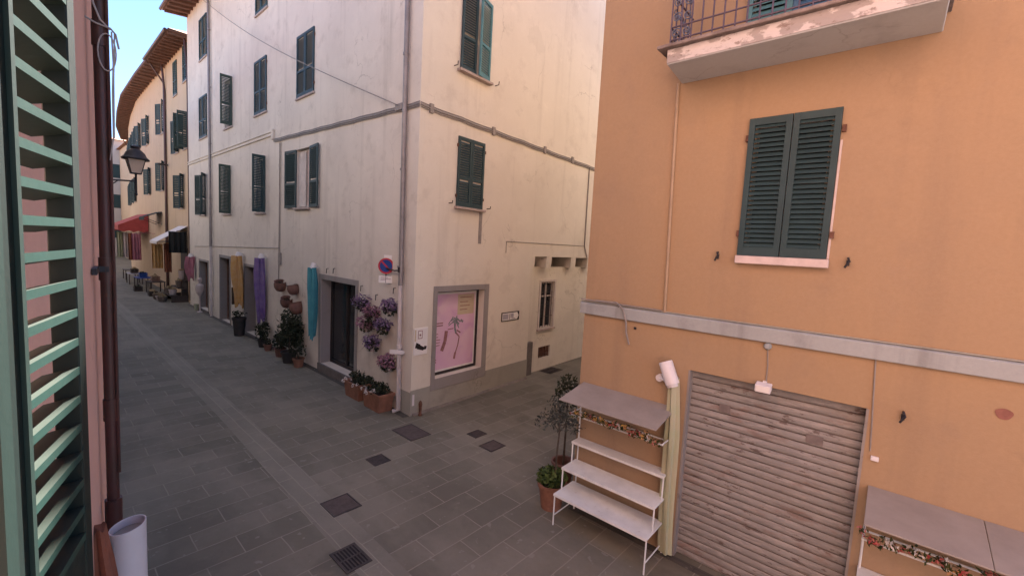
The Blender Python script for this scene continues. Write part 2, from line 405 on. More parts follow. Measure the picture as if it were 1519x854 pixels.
def thing(name, loc, label, cat, group=None):
    o = bpy.data.objects.new(name, None); o.empty_display_size = .2; C.objects.link(o); o.location = Vector(loc)
    return tag(o, label, cat, group)

def wall(fr, a0, a1, z0, z1, holes, depth, mb=None, off=0.):
    """front sheet with real openings and their reveals"""
    mb = mb or MB()
    xs = sorted({a0, a1, *[h[0] for h in holes], *[h[1] for h in holes]})
    zs = sorted({z0, z1, *[h[2] for h in holes], *[h[3] for h in holes]})
    for xa, xb in zip(xs, xs[1:]):
        for za, zb in zip(zs, zs[1:]):
            cx, cz = (xa + xb) / 2, (za + zb) / 2
            if any(h[0] < cx < h[1] and h[2] < cz < h[3] for h in holes): continue
            mb.poly([fr.P(xa, za, off), fr.P(xb, za, off), fr.P(xb, zb, off), fr.P(xa, zb, off)])
    for h in holes:
        d = off - (h[4] if len(h) > 4 else depth)
        A, B, Z0, Z1 = h[:4]
        mb.poly([fr.P(A, Z0, off), fr.P(A, Z0, d), fr.P(A, Z1, d), fr.P(A, Z1, off)])
        mb.poly([fr.P(B, Z0, off), fr.P(B, Z0, d), fr.P(B, Z1, d), fr.P(B, Z1, off)])
        mb.poly([fr.P(A, Z1, off), fr.P(B, Z1, off), fr.P(B, Z1, d), fr.P(A, Z1, d)])
        mb.poly([fr.P(A, Z0, off), fr.P(B, Z0, off), fr.P(B, Z0, d), fr.P(A, Z0, d)])
    return mb

def leaf_mb(fr, w, z0, z1, slat=.058, t=.04, st=.06, mid=True, o=0., tilt=30):
    """louvred shutter leaf: two stiles, rails and tilted slats; in frame fr from a=0 to w"""
    mb = MB()
    mb.fbox(fr, 0, st, z0, z1, o, o + t); mb.fbox(fr, w - st, w, z0, z1, o, o + t)
    rails = [(z0, z0 + .1), (z1 - .08, z1)]
    if mid: zm = z0 + (z1 - z0) * .42; rails.append((zm - .035, zm + .035))
    for a, b in rails: mb.fbox(fr, st, w - st, a, b, o + .002, o + t - .002)
    z = z0 + .1 + slat * .5
    dz = .5 * slat * .9; th_ = .007
    while z < z1 - .08 - slat * .05:
        if not (mid and abs(z - zm) < .035 + slat * .4):
            p = [fr.P(st, z - dz, o + t - .004), fr.P(w - st, z - dz, o + t - .004), fr.P(w - st, z - dz + th_, o + t - .002), fr.P(st, z - dz + th_, o + t - .002),
                 fr.P(st, z + dz - th_, o + .004), fr.P(w - st, z + dz - th_, o + .004), fr.P(w - st, z + dz, o + .006), fr.P(st, z + dz, o + .006)]
            mb.hexa(p)
        z += slat
    return mb

def window(house, fr, a0, a1, z0, z1, style='closed', mat='shutter', sill=True, curtain=None, depth=.16, label=None, ang=(90, 90), lw=None, slat=.058, mid=True, sillmat='sill', sw=.06, hole=True):
    """window part with its shutters, sill and curtain as sub-parts"""
    d = -depth
    m = MB()
    f = .05
    m.mi = 0
    m.fbox(fr, a0, a0 + f, z0, z1, d, d + .05); m.fbox(fr, a1 - f, a1, z0, z1, d, d + .05)
    m.fbox(fr, a0 + f, a1 - f, z0, z0 + f, d, d + .048); m.fbox(fr, a0 + f, a1 - f, z1 - f, z1, d, d + .048)
    c = (a0 + a1) / 2
    m.fbox(fr, c - .03, c + .03, z0 + f, z1 - f, d + .002, d + .055)
    m.mi = 1
    m.poly([fr.P(a0, z0, d + .008), fr.P(a1, z0, d + .008), fr.P(a1, z1, d + .008), fr.P(a0, z1, d + .008)])
    w = m.build('window', [M['frame'], M['glass']], house)
    if label: w['label'] = label
    W = lw or (a1 - a0) / 2
    if style == 'closed':
        leaf_mb(F(fr.P(a0 - .02, 0, .004), fr.d, fr.n), W + .015, z0 - .02, z1 + .03, slat, mid=mid).build('shutter', M[mat], w)
        leaf_mb(F(fr.P(c + .005, 0, .004), fr.d, fr.n), W + .015, z0 - .02, z1 + .03, slat, mid=mid).build('shutter', M[mat], w)
        h = MB()
        for aa in (a0 - .05, a1 + .03):
            for zz in (z0 + .2, z1 - .22): h.fbox(fr, aa, aa + .035, zz, zz + .07, 0, .035)
        h.build_each('hinge', M['rust'], w, .1)
    elif style == 'open':
        A, B = ang
        if A is not None: leaf_mb(fr.turned(a0, R_(A), .02), W, z0 - .02, z1 + .03, slat, mid=mid).build('shutter', M[mat], w)
        if B is not None: leaf_mb(fr.turned_back(a1, R_(B), .02), W, z0 - .02, z1 + .03, slat, mid=mid).build('shutter', M[mat], w)
    if sill:
        s = MB(); s.fbox(fr, a0 - .08, a1 + .08, z0 - .08, z0 - .022, .003, sw); s.build('sill', M[sillmat], w, bevel=.006)
    if curtain:
        for (u, v, mt) in curtain:
            q = MB(); n = 14
            for i in range(n):
                x0, x1 = u + (v - u) * i / n, u + (v - u) * (i + 1) / n
                o0, o1 = d + .07 + .015 * math.sin(i * 1.9), d + .07 + .015 * math.sin((i + 1) * 1.9)
                q.poly([fr.P(x0, z0 + .03, o0), fr.P(x1, z0 + .03, o1), fr.P(x1, z1 - .05, o1), fr.P(x0, z1 - .05, o0)])
            q.build('curtain', M[mt], w)
    return w

def eaves(house, fr, a0, a1, z, ov, mat='eave', rise=.12, rafters=True, step=.55, th_=.08):
    m = MB()
    m.hexa([fr.P(a0, z, 0.), fr.P(a1, z, 0.), fr.P(a1, z - rise, ov), fr.P(a0, z - rise, ov),
            fr.P(a0, z + th_, 0), fr.P(a1, z + th_, 0), fr.P(a1, z - rise + th_, ov), fr.P(a0, z - rise + th_, ov)])
    if rafters:
        a = a0 + .1
        while a < a1 - .1:
            m.hexa([fr.P(a, z - .11, 0.), fr.P(a + .09, z - .11, 0.), fr.P(a + .09, z - rise - .1, ov - .06), fr.P(a, z - rise - .1, ov - .06),
                    fr.P(a, z - .002, 0), fr.P(a + .09, z - .002, 0), fr.P(a + .09, z - rise * (ov - .06) / ov - .002, ov - .06), fr.P(a, z - rise * (ov - .06) / ov - .002, ov - .06)])
            a += step
    m.build('eaves', M[mat], house)
    g = MB(); g.tube([fr.P(a0, z - rise + .03, ov + .07), fr.P(a1, z - rise + .03, ov + .07)], .07, 10); g.build('gutter', M['pipebrown'], house, smooth=True)

def roof(house, pts, z, apex, mat='tile'):
    """hipped roof over footprint pts"""
    m = MB(); c = sum((Vector((p[0], p[1], 0)) for p in pts), Vector()) / len(pts)
    c.z = apex
    n = len(pts)
    for i in range(n):
        p, q = pts[i], pts[(i + 1) % n]
        m.poly([(p[0], p[1], z), (q[0], q[1], z), c])
    m.build('roof', M[mat], house)

# ------------------------------------------------------------------ ground
g = MB(); g.poly([(-700, -700, -.02), (700, -700, -.02), (700, 900, -.02), (-700, 900, -.02)])
tag(g.build('ground', M['earth']), kind='structure')
g = MB(); g.box(-7.5, 9.5, -24, 110, -.015, 0); g.box(9.5, 17, -6, 1.8, -.015, 0)
st = g.build('street', M['paving']); tag(st, kind='structure')
g = MB()
n = 40
def sx(y): return -2.93 + (-.25 if y < -1 else -.25 + .03 * (y + 1)) * 0 + (.05 * max(0, min(1, (y - 2) / 8)) - .12 * max(0, min(1, (2 - y) / 6)))
ys = [-7 + 75 * (i / n) ** 1.4 for i in range(n + 1)]
for y0, y1 in zip(ys, ys[1:]):
    g.poly([(sx(y0) - .23, y0, .004), (sx(y0) + .23, y0, .004), (sx(y1) + .23, y1, .004), (sx(y1) - .23, y1, .004)])
tag(g.build('paving_strip', M['pavstrip'], weld=True), kind='structure')

g = MB(); g.fbox(FL, .02, 20.5, -.01, .006, .001, .17); g.fbox(FR, .02, 5.0, -.01, .006, .001, .12); tag(g.build('gutter_stones', M['footing']), kind='structure')
g = MB(); g.hexa([FA.P(.05, -.01, .0145), FA.P(4.45, -.01, .0145), FA.P(4.45, -.01, .075), FA.P(.05, -.01, .075), FA.P(.05, .05, .0145), FA.P(4.45, .05, .0145), FA.P(4.45, .007, .075), FA.P(.05, .007, .075)]); tag(g.build('mortar_fillet', M['fillet']), kind='structure')
# ------------------------------------------------------------------ corner house
H1 = 14.95
ch = thing('corner_house', (0, 0, 0), 'tall cream plaster corner house with dark shutters, between the street and the alley', 'house')
holesL = [(17.35, 18.25, 4.8, 6.75), (13.35, 14.45, 4.8, 6.8), (9.3, 10.3, 4.8, 6.8), (5.55, 6.6, 4.9, 6.72),
          (13.1, 14.2, 8.4, 10.35),
          (17.0, 18.6, .1, 2.5, .3), (13.5, 14.95, .02, 2.87, .3), (10.3, 11.6, .02, 2.7, .5), (2.62, 4.66, .24, 2.78, .34)]
wall(FL, 0, 20.6, 0, H1, holesL, .17).build('wall', M['cream'], ch)
hA = [(.70, 2.36, .74, 2.86, .26)]
w = wall(FA, 0, 4.45, 0, 3.78, hA, .26)
wall(FA, 0, 4.45, 3.78, H1, [], .2, w)
wall(FA, 4.45, 14, 3.78, H1, [], .2, w)
w.poly([FA.P(4.45, 3.78, 0), FA.P(14, 3.78, 0), FA.P(14, 3.78, -.25), FA.P(4.45, 3.78, -.25)])
w.poly([FA.P(4.45, 0, 0), FA.P(4.45, 0, -.25), FA.P(4.45, 3.78, -.25), FA.P(4.45, 3.78, 0)])
wall(FA, 4.45, 14, 0, 3.78, [(5.35, 6.15, 1.4, 2.95, .15), (5.42, 6.1, .40, .78, .2), (4.62, 5.22, 3.44, 3.76, .6), (5.54, 6.72, 3.44, 3.76, .6), (7.06, 7.85, 3.44, 3.76, .6), (8.2, 9.2, 3.44, 3.76, .6)], .15, w, -.25)
w.build('wall', M['cream2'], ch)
w = MB()
e0, e1 = FA.P(14, 0, 0), Vector((14, 20.6, 0))
w.poly([e0, e1, e1 + Vector((0, 0, H1)), e0 + Vector((0, 0, H1))])
w.poly([(0, 20.6, 0), (14, 20.6, 0), (14, 20.6, H1), (0, 20.6, H1)])
w.build('wall', M['cream2'], ch)
roof(ch, [(-.3, -.3), (14.3, .4), (14.3, 20.6), (-.3, 20.6)], H1 + .08, H1 + 3)
eaves(ch, FL, -.6, 20.6, H1, 1.0)
eaves(ch, FA, -.6, 14, H1 - .004, .8)
# corbels under the jetty
m = MB()
for a, b in ((4.458, 4.61), (5.23, 5.53), (6.73, 7.05), (7.86, 8.19)):
    m.hexa([FA.P(a, 3.42, -.249), FA.P(b, 3.42, -.249), FA.P(b, 3.42, -.03), FA.P(a, 3.42, -.03), FA.P(a, 3.779, -.249), FA.P(b, 3.779, -.249), FA.P(b, 3.779, -.004), FA.P(a, 3.779, -.004)])
m.build_each('corbel', M['cream2'], ch)
# plinth along the alley and corner
m = MB(); m.fbox(FA, -.012, .575, -.01, .6, .001, .014); m.fbox(FA, .575, 2.55, -.01, .455, .001, .014); m.fbox(FA, 2.55, 4.46, -.01, .6, .001, .014)
m.fbox(FL, 0.002, .5, -.01, .55, .001, .012)
m.build('plinth', M['plinth'], ch)
m = MB(); m.fbox(FA, 4.46, 4.92, -.01, 1.06, -.249, -.12); m.build('corner_stone', M['stonegrey'], ch, bevel=.01)
m = MB(); m.fbox(FA, 4.94, 9, -.01, .62, -.249, -.235)
# mouldings and cables
m = MB()
for z0, z1, o in ((7.42, 7.47, .05), (7.47, 7.54, .025), (7.54, 7.585, .06)): m.fbox(FL, 8.6, 20.58, z0, z1, .001, o)
m.fbox(FL, 8.42, 8.6, 7.28, 7.62, .001, .07)
m.build('moulding', M['cream'], ch, bevel=.006)
m = MB()
def sag(fr, pts, o, am=.02, per=1.2):
    out = []
    for (a0, z0), (a1, z1) in zip(pts, pts[1:]):
        k = max(2, int(abs(a1 - a0) / .3))
        for i in range(k):
            t = i / k; a = a0 + (a1 - a0) * t
            out.append(fr.P(a, z0 + (z1 - z0) * t - am * abs(math.sin(a * math.pi / per)), o))
    out.append(fr.P(*pts[-1], o)); return out
for dz, r, o in ((0, .016, .03), (-.045, .012, .028), (.05, .012, .03)):
    m.tube(sag(FL, [(8.45, 7.24 + dz), (3.8, 7.11 + dz), (-.02, 7.0 + dz)], o), r, 6)
    m.tube(sag(FA, [(0, 6.99 + dz), (7.6, 6.95 + dz), (13, 6.95 + dz)], o), r, 6)
m.tube(sag(FL, [(19.4, 3.2), (16.2, 3.32), (7.95, 3.56)], .015, .01), .01, 6)
m.tube([FL.P(7.91, 7.1, .02), FL.P(7.93, 5, .02), FL.P(7.95, 3.2, .02), FL.P(7.98, 2.3, .02)], .014, 6)
m.tube([FL.P(7.8, 7.1, .02), FL.P(7.82, 5, .02), FL.P(7.86, 3.3, .02)], .008, 6)
m.fbox(FL, 7.75, 7.95, 3.0, 3.4, 0.001, .05)
m.tube([FA.P(3.17, 3.85, .012), FA.P(3.17, 4.17, .012), FA.P(7.57, 4.2, .012)], .009, 6)
m.tube(sag(FA, [(7.5, 6.95), (7.52, 4.2)], .03, 0), .02, 6); m.tube([FA.P(7.52, 4.2, .03), FA.P(7.75, 3.8, .03)], .02, 6)
for a in (.25, 2.35, 4.7, 6.3): m.fbox(FA, a, a + .1, 6.88, 7.08, .001, .05)
m.fbox(FL, .62, .9, 6.98, 7.12, .001, .06)
m.build_each('wall_cable', M['cable'], ch, .9)
# rain pipes
m = MB(); m.tube([FL.P(16.5, 14.8, .3), FL.P(16.3, 14.45, .09), FL.P(16.2, 14.2, .09), FL.P(16.14, 3.3, .09)], .055, 10)
for z in (13, 10.5, 8, 5.5): m.tube([FL.P(16.15, z, .09), FL.P(16.15, z + .05, .09)], .066, 10)
m.build('rain_pipe', M['pipegrey'], ch, smooth=True)
m = MB(); m.tube([FL.P(16.14, 3.3, .09), FL.P(16.12, 0, .09)], .06, 10); m.build('pipe_foot', M['pipewhite'], ch, smooth=True)
m = MB(); m.tube([FL.P(.52, 14.9, .08), FL.P(.46, 6, .08), FL.P(.42, 3.0, .08)], .055, 10)
for z in (12.5, 10, 8.1, 5.6, 3.4): m.tube([FL.P(.47 + (z - 6) * .005, z, .08), FL.P(.47 + (z - 6) * .005, z + .05, .08)], .067, 10)
m.build('rain_pipe', M['pipegrey'], ch, smooth=True)
m = MB(); m.tube([FL.P(.44, 3.0, .08), FL.P(.36, .06, .08), FL.P(.45, .03, .17)], .05, 10)
m.tube([FL.P(.40, 1.5, .08), FL.P(.40, 1.62, .08)], .066, 10); m.tube([FL.P(.39, 1.0, .08), FL.P(.39, 1.06, .08)], .062, 10)
m.build('pipe_foot', M['pipewhite'], ch, smooth=True)
# windows, street side
window(ch, FL, 16.85, 18.1, 12.15, 13.95, 'closed', 'shutter')
window(ch, FL, 9.15, 10.25, 11.88, 13.7, 'closed', 'shutter')
window(ch, FL, 16.95, 18.25, 8.5, 10.38, 'closed', 'shutter')
window(ch, FL, 13.12, 14.18, 8.42, 10.33, 'open', 'shutter2', ang=(90, None), lw=.42)
window(ch, FL, 9.2, 10.38, 8.38, 10.22, 'closed', 'shutter3')
window(ch, FL, 5.34, 6.52, 8.3, 10.08, 'closed', 'shutter3')
window(ch, FL, 17.37, 18.23, 4.82, 6.73, 'open', 'shutter', ang=(150, 165), curtain=[(17.4, 18.2, 'curtain')], lw=.5)
window(ch, FL, 13.37, 14.43, 4.82, 6.78, 'open', 'shutter2', ang=(90, None), lw=.42)
window(ch, FL, 9.32, 10.28, 4.82, 6.78, 'open', 'shutter', ang=(90, None), lw=.42)
window(ch, FL, 5.57, 6.58, 4.92, 6.7, 'open', 'shutter', ang=(174, 174), curtain=[(6.05, 6.56, 'curtain'), (5.6, 5.9, 'palecloth')], lw=.72, sw=.09)
# windows, alley side
window(ch, FA, 1.19, 2.07, 4.95, 6.56, 'closed', 'shutter', sw=.12)
wq = window(ch, FA, 1.12, 2.1, 8.12, 9.9, 'open', 'shutter3', ang=(2, None), sw=.14, lw=.49)
leaf_mb(FA.turned_back(2.12, R_(14), .02), .52, 8.1, 9.93).build('shutter', M['teal'], wq)  # leaf given a brighter teal for the light it catches
m = MB()
for a in (.95, 2.3): m.tube([FA.P(a, 4.98, 0), FA.P(a, 4.98, .12), FA.P(a, 5.04, .13)], .012, 6)
for a in (.95, 2.4): m.tube([FA.P(a, 8.12, 0), FA.P(a, 8.12, .12), FA.P(a, 8.2, .13)], .012, 6)
for a, z in ((4.24, 3.12), (3.82, 3.15), (2.27, 2.81), (1.53, 2.66), (.75, 2.91)): m.tube([FL.P(a, z, 0), FL.P(a, z, .05), FL.P(a, z - .14, .06)], .012, 6)
m.build_each('wall_hook', M['iron'], ch)
m = MB(); m.fbox(FA, 2.02, 2.13, 4.06, 4.86, .001, .012); m.build('stain_plate', M['pipegrey'], ch)
# barred window and cellar grate in the recess
m = MB(); d = -.36
for a, b, z0, z1 in ((5.36, 5.41, 1.41, 2.94), (6.09, 6.14, 1.41, 2.94), (5.41, 6.09, 2.89, 2.94), (5.41, 6.09, 1.41, 1.46), (5.73, 5.77, 1.46, 2.89), (5.41, 6.09, 2.45, 2.49)): m.fbox(FA, a, b, z0, z1, d, d + .05)
m.mi = 1; m.poly([FA.P(5.35, 1.4, d + .01), FA.P(6.15, 1.4, d + .01), FA.P(6.15, 2.95, d + .01), FA.P(5.35, 2.95, d + .01)])
ww = m.build('window', [M['frame'], M['glass']], ch)
m = MB()
for a0_, a1_, z0, z1 in ((5.27, 5.35, 1.33, 3.02), (6.15, 6.23, 1.33, 3.02), (5.35, 6.15, 2.95, 3.02)): m.fbox(FA, a0_, a1_, z0, z1, -.249, -.225)
m.build('surround', M['frame'], ww)
m = MB(); m.fbox(FA, 5.25, 6.25, 1.34, 1.398, -.249, -.18); m.build('sill', M['sill'], ww)
m = MB()
for k in range(5): m.tube([FA.P(5.45 + .15 * k, 1.44, -.27), FA.P(5.45 + .15 * k, 2.93, -.27)], .009, 6)
for z in (1.8, 2.2, 2.6): m.tube([FA.P(5.36, z, -.268), FA.P(6.14, z, -.268)], .007, 6)
m.build_each('window_bar', M['iron'], ww, .01)
m = MB()
for k in range(8): m.fbox(FA, 5.43 + .084 * k, 5.47 + .084 * k, .41, .77, -.30, -.28)
m.fbox(FA, 5.425, 6.095, .56, .6, -.305, -.30); m.build('cellar_grate', M['rust'], ch)
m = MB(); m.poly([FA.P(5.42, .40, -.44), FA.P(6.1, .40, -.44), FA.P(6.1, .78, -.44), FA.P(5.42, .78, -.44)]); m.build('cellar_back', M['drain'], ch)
# shop window with stone surround
m = MB()
for a0_, a1_, z0, z1 in ((.575, .70, .46, 3.0), (2.36, 2.53, .46, 3.0), (.70, 2.36, 2.86, 3.0), (.70, 2.36, .46, .74)): m.fbox(FA, a0_, a1_, z0, z1, .001, .022)
sw_ = m.build('shop_window', M['surround'], ch, bevel=.004)
m = MB()
for a0_, a1_, z0, z1 in ((.702, .75, .742, 2.858), (2.31, 2.358, .742, 2.858), (.75, 2.31, 2.81, 2.858), (.75, 2.31, .742, .80)): m.fbox(FA, a0_, a1_, z0, z1, -.25, -.2)
m.build('frame', M['inkblack'], sw_)
m = MB(); m.poly([FA.P(.7, .74, -.255), FA.P(2.36, .74, -.255), FA.P(2.36, 2.86, -.255), FA.P(.7, 2.86, -.255)]); m.build('backing', M['glass'], sw_)
# doors
def door(a0, a1, z0, z1, depth, kind, surround=None, label=None):
    m = MB(); d = -depth
    f = .07
    m.mi = 0
    m.fbox(FL, a0, a0 + f, z0, z1, d, d + .05); m.fbox(FL, a1 - f, a1, z0, z1, d, d + .05); m.fbox(FL, a0 + f, a1 - f, z1 - f, z1, d, d + .048); m.fbox(FL, a0 + f, a1 - f, z0, z0 + .1, d, d + .048)
    c = (a0 + a1) / 2
    m.fbox(FL, c - .05, c + .05, z0 + .1, z1 - f, d, d + .052)
    m.mi = 1
    m.poly([FL.P(a0, z0, d + .01), FL.P(a1, z0, d + .01), FL.P(a1, z1, d + .01), FL.P(a0, z1, d + .01)])
    o = m.build('door', [M['inkblack' if kind == 'glass' else 'brownwood'], M['glass' if kind == 'glass' else 'darkwood']], ch)
    if label: o['label'] = label
    h = MB(); h.tube([FL.P(c + .09, z0 + 1.0, d + .05), FL.P(c + .09, z0 + 1.0, d + .09), FL.P(c + .09, z0 + 1.2, d + .09)], .012, 6); h.build('handle', M['iron'], o)
    if surround:
        s = MB(); wd, tp, dp = surround
        s.fbox(FL, a0 - wd, a0, 0.005, z1 + tp, .001, dp); s.fbox(FL, a1, a1 + wd, 0.005, z1 + tp, .001, dp); s.fbox(FL, a0, a1, z1, z1 + tp, .001, dp)
        s.build('surround', M['surround'], o, bevel=.004)
    j = MB()
    for a in (a0 + .002, a1 - .004): j.poly([FL.P(a, z0, .0), FL.P(a, z0, d + .01), FL.P(a, z1, d + .01), FL.P(a, z1, .0)])
    j.poly([FL.P(a0, z1 - .003, 0), FL.P(a1, z1 - .003, 0), FL.P(a1, z1 - .003, d + .01), FL.P(a0, z1 - .003, d + .01)])
    j.build('jamb', M['jamb'], o)
    t = MB(); t.fbox(FL, a0 - .1, a1 + .1, .0, max(.05, z0), .001, .06); t.build('doorstep', M['stonegrey'], o)
    return o
door(17.0, 18.6, .1, 2.5, .3, 'wood', (.1, .1, .02))
door(13.5, 14.95, .02, 2.87, .3, 'wood', (.1, .12, .03))
door(10.3, 11.6, .02, 2.7, .5, 'glass', (.08, .1, .012), 'deep set dark doorway')
dp = door(2.62, 4.66, .24, 2.78, .34, 'glass', (.14, .15, .02), 'wide black glazed shop door')

# ------------------------------------------------------------------ orange house
oh = thing('orange_house', FR.P(2.5, 0, 0), 'orange plaster house with closed green shutters, balcony and peeling roller shutter', 'house')
HR = 12.2
FRs = F(FR.P(0, 0), (.9996, .0265), (-.0265, .9996))   # alley side of the orange house
w = wall(FR, 0, 5.1, -.012, HR, [(1.62, 3.42, -.012, 2.555, .17), (2.13, 2.83, 4.12, 5.58, .14), (1.9, 2.8, 6.36, 8.5, .16)], .15)
wall(FRs, 0, 8, 0, HR, [], .1, w)
w.poly([FR.P(5.1, 0, 0), FR.P(5.1, 0, -8), FR.P(5.1, HR, -8), FR.P(5.1, HR, 0)])
w.poly([FR.P(0, 0, -8), FR.P(5.1, 0, -8), FR.P(5.1, HR, -8), FR.P(0, HR, -8)])
w.build('wall', M['orange'], oh)
roof(oh, [FR.P(-.4, 0, .5)[:2], FR.P(5.3, 0, .5)[:2], FR.P(5.3, 0, -8)[:2], FR.P(-.4, 0, -8)[:2]], HR + .05, HR + 2)
eaves(oh, FR, -.3, 5.2, HR, .6)
m = MB()
m.hexa([FR.P(-.06, 3.075, .001), FR.P(5.1, 3.075, .001), FR.P(5.1, 3.075, .045), FR.P(-.06, 3.075, .045), FR.P(-.06, 3.255, .001), FR.P(5.1, 3.255, .001), FR.P(5.1, 3.235, .05), FR.P(-.06, 3.235, .05)])
m.fbox(FRs, .002, 8, 3.075, 3.25, .001, .045)
m.build('string_course', M['band'], oh, bevel=.006)
m = MB(); m.fbox(FR, -.05, 5.1, 3.257, 3.268, .001, .03); m.build('dirt_ledge', M['plinth'], oh)
# pipe and cables
m = MB(); m.tube([FR.P(1.16, 6.21, .02), FR.P(1.2, 4.6, .02), FR.P(1.235, 3.26, .02)], .018, 8); m.build('conduit', M['pipecream'], oh, smooth=True)
m = MB()
m.tube([FR.P(.2, 3.29, .05), FR.P(.55, 3.3, .05), FR.P(.66, 3.22, .07), FR.P(.72, 3.05, .07), FR.P(.73, 2.9, .06), FR.P(.78, 2.74, .05)], .013, 6)
m.tube([FR.P(-.05, 3.29, .04), FR.P(.3, 3.285, .05), FR.P(.9, 3.28, .04), FR.P(1.2, 3.275, .04)], .009, 6)
m.tube([FR.P(3.43, 3.08, .01), FR.P(3.45, 2.7, .012), FR.P(3.48, 2.13, .012)], .007, 6)
m.tube([FR.P(2.47, 3.02, .012), FR.P(2.49, 2.8, .012), FR.P(2.49, 2.62, .012)], .006, 6)
m.build_each('wall_cable', M['cable'], oh, .3)
# shutter window
wo = window(oh, FR, 2.07, 2.9, 4.08, 5.6, 'closed', 'shutter', sill=False, slat=.054, mid=False)
m = MB(); m.fbox(FR, 2.04, 2.95, 3.965, 4.055, .003, .08); m.build('sill', M['whitesill'], wo, bevel=.006)
m = MB(); m.fbox(FR, 2.925, 2.945, 4.06, 5.3, .001, .015); m.build('trim', M['whitesill'], wo)
m = MB()
def hook(a, z): m.tube([FR.P(a, z + .05, 0), FR.P(a, z + .05, .05), FR.P(a + .015, z + .02, .06), FR.P(a - .02, z - .05, .05)], .011, 6); m.fbox(FR, a - .014, a + .014, z - .03, z + .03, .001, .012)
hook(1.83, 4.03); hook(3.11, 4.03); hook(3.69, 2.55); m.fbox(FR, .82, .85, 2.96, 2.99, .001, .02)
m.build_each('wall_hook', M['iron'], oh)
m = MB()
pts = [FR.P(4.34 + .055 * math.cos(t) * (1 + .12 * math.sin(3 * t)), 2.77 + .05 * math.sin(t), .006) for t in [2 * math.pi * k / 20 for k in range(20)]]
m.poly(pts); 
m.tube([FR.P(4.34, 2.77, .001), FR.P(4.34, 2.77, .005)], .05, 20); m.build('rusty_cap', M['brick'], oh)
# roller shutter
m = MB(); z = .0; D = -.12; rr_ = random.Random(4)
while z < 2.5:
    h = .094
    w0, w1 = rr_.uniform(-.004, .004), rr_.uniform(-.004, .004)
    prof = [(0, -.006), (.006, .008), (.02, .016), (.05, .019), (.078, .014), (.087, .006), (h, -.006)]
    nseg = 8
    for k in range(nseg):
        x0_, x1_ = 1.63 + 1.78 * k / nseg, 1.63 + 1.78 * (k + 1) / nseg
        d0 = w0 + (w1 - w0) * k / nseg + .002 * math.sin(k * 1.3 + z * 9); d1 = w0 + (w1 - w0) * (k + 1) / nseg + .002 * math.sin((k + 1) * 1.3 + z * 9)
        for j_, ((za, oa), (zb, ob)) in enumerate(zip(prof, prof[1:])):
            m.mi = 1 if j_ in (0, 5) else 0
            m.poly([FR.P(x0_, z + za, D + oa + d0 * .5), FR.P(x1_, z + za, D + oa + d1 * .5), FR.P(x1_, z + zb, D + ob + d1 * .5), FR.P(x0_, z + zb, D + ob + d0 * .5)])
    z += h
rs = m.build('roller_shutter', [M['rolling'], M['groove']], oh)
m = MB(); m.poly([FR.P(1.62, 0, -.14), FR.P(3.42, 0, -.14), FR.P(3.42, 2.55, -.14), FR.P(1.62, 2.55, -.14)]); m.build('backing', M['darkwood'], rs)
for u_, v_ in ((1.608, 1.632), (3.408, 3.432)):
    m = MB(); m.fbox(FR, u_, v_, .0, 2.55, -.169, .006); m.build('guide_rail', M['railpaint'], rs)
for q_ in ((1.99, 2.12, 2.095, 2.19), (2.92, 3.08, 2.0, 2.1)):
    m = MB(); m.fbox(FR, *q_, D + .016, D + .0235); m.build('patch', M['patchmetal'], rs)
# balcony
bz = 6.2
m = MB()
m.hexa([FR.P(1.2, bz, 0), FR.P(3.6, bz, 0), FR.P(3.6, bz, .68), FR.P(1.26, bz, .66), FR.P(1.2, bz + .16, 0), FR.P(3.6, bz + .16, 0), FR.P(3.6, bz + .16, .68), FR.P(1.26, bz + .16, .66)])
bal = m.build('balcony', M['concrete'], oh, bevel=.008)
m = MB(); m.hexa([FR.P(1.262, bz + .012, .655), FR.P(3.598, bz + .012, .675), FR.P(3.598, bz + .012, .69), FR.P(1.262, bz + .012, .67), FR.P(1.262, bz + .158, .655), FR.P(3.598, bz + .158, .675), FR.P(3.598, bz + .158, .69), FR.P(1.262, bz + .158, .67)])
m.build('flaking_edge', M['edgeflake'], bal)
m = MB(); m.fbox(FR, 1.16, 3.64, bz + .162, bz + .2, -.0, .74); m.build('slab_edge', M['slabedge'], bal, bevel=.006)
rail = MB()
zt = bz + .2
def bar(p, q, r=.008): rail.tube([p, q], r, 6)
oF, aL, aR = .66, 1.28, 3.56
for z in (zt + .06, zt + .20, zt + .55, zt + .95):
    bar(FR.P(aL, z, oF), FR.P(aR, z, oF), .010); bar(FR.P(aL, z, .02), FR.P(aL, z, oF), .010); bar(FR.P(aR, z, .02), FR.P(aR, z, oF), .010)
k = 0
a = aL
while a <= aR + .01: bar(FR.P(a, zt, oF), FR.P(a, zt + .95, oF), .009); a += .114
for o in (.14, .27, .4, .53): bar(FR.P(aL, zt, o), FR.P(aL, zt + .95, o), .009); bar(FR.P(aR, zt, o), FR.P(aR, zt + .95, o), .009)
rl = rail.build('railing', M['rail'], bal, smooth=True)
sc = MB()
def scroll(c, r, s=1, turns=1.6, d=FR.d):
    pts = []
    for i in range(26):
        t = i / 25; ang = s * turns * 2 * math.pi * t; rr = r * (1 - .8 * t)
        pts.append(Vector(c) + d * rr * math.cos(ang) + Vector((0, 0, rr * math.sin(ang))))
    sc.tube(pts, .007, 5)
for a in (1.34, 1.46):
    for z in (zt + .13, zt + .3, zt + .46, zt + .66, zt + .82):
        scroll(FR.P(a, z, oF), .055, 1 if a < 1.4 else -1)
for o in (.16, .36, .54):
    for z in (zt + .13, zt + .38, zt + .72): scroll(FR.P(aL, z, o), .07, 1, d=FR.n)
for a in (2.38, 2.5): scroll(FR.P(a, zt + .32, oF), .055)
sc.build_each('scrollwork', M['railblue'], rl, .1)
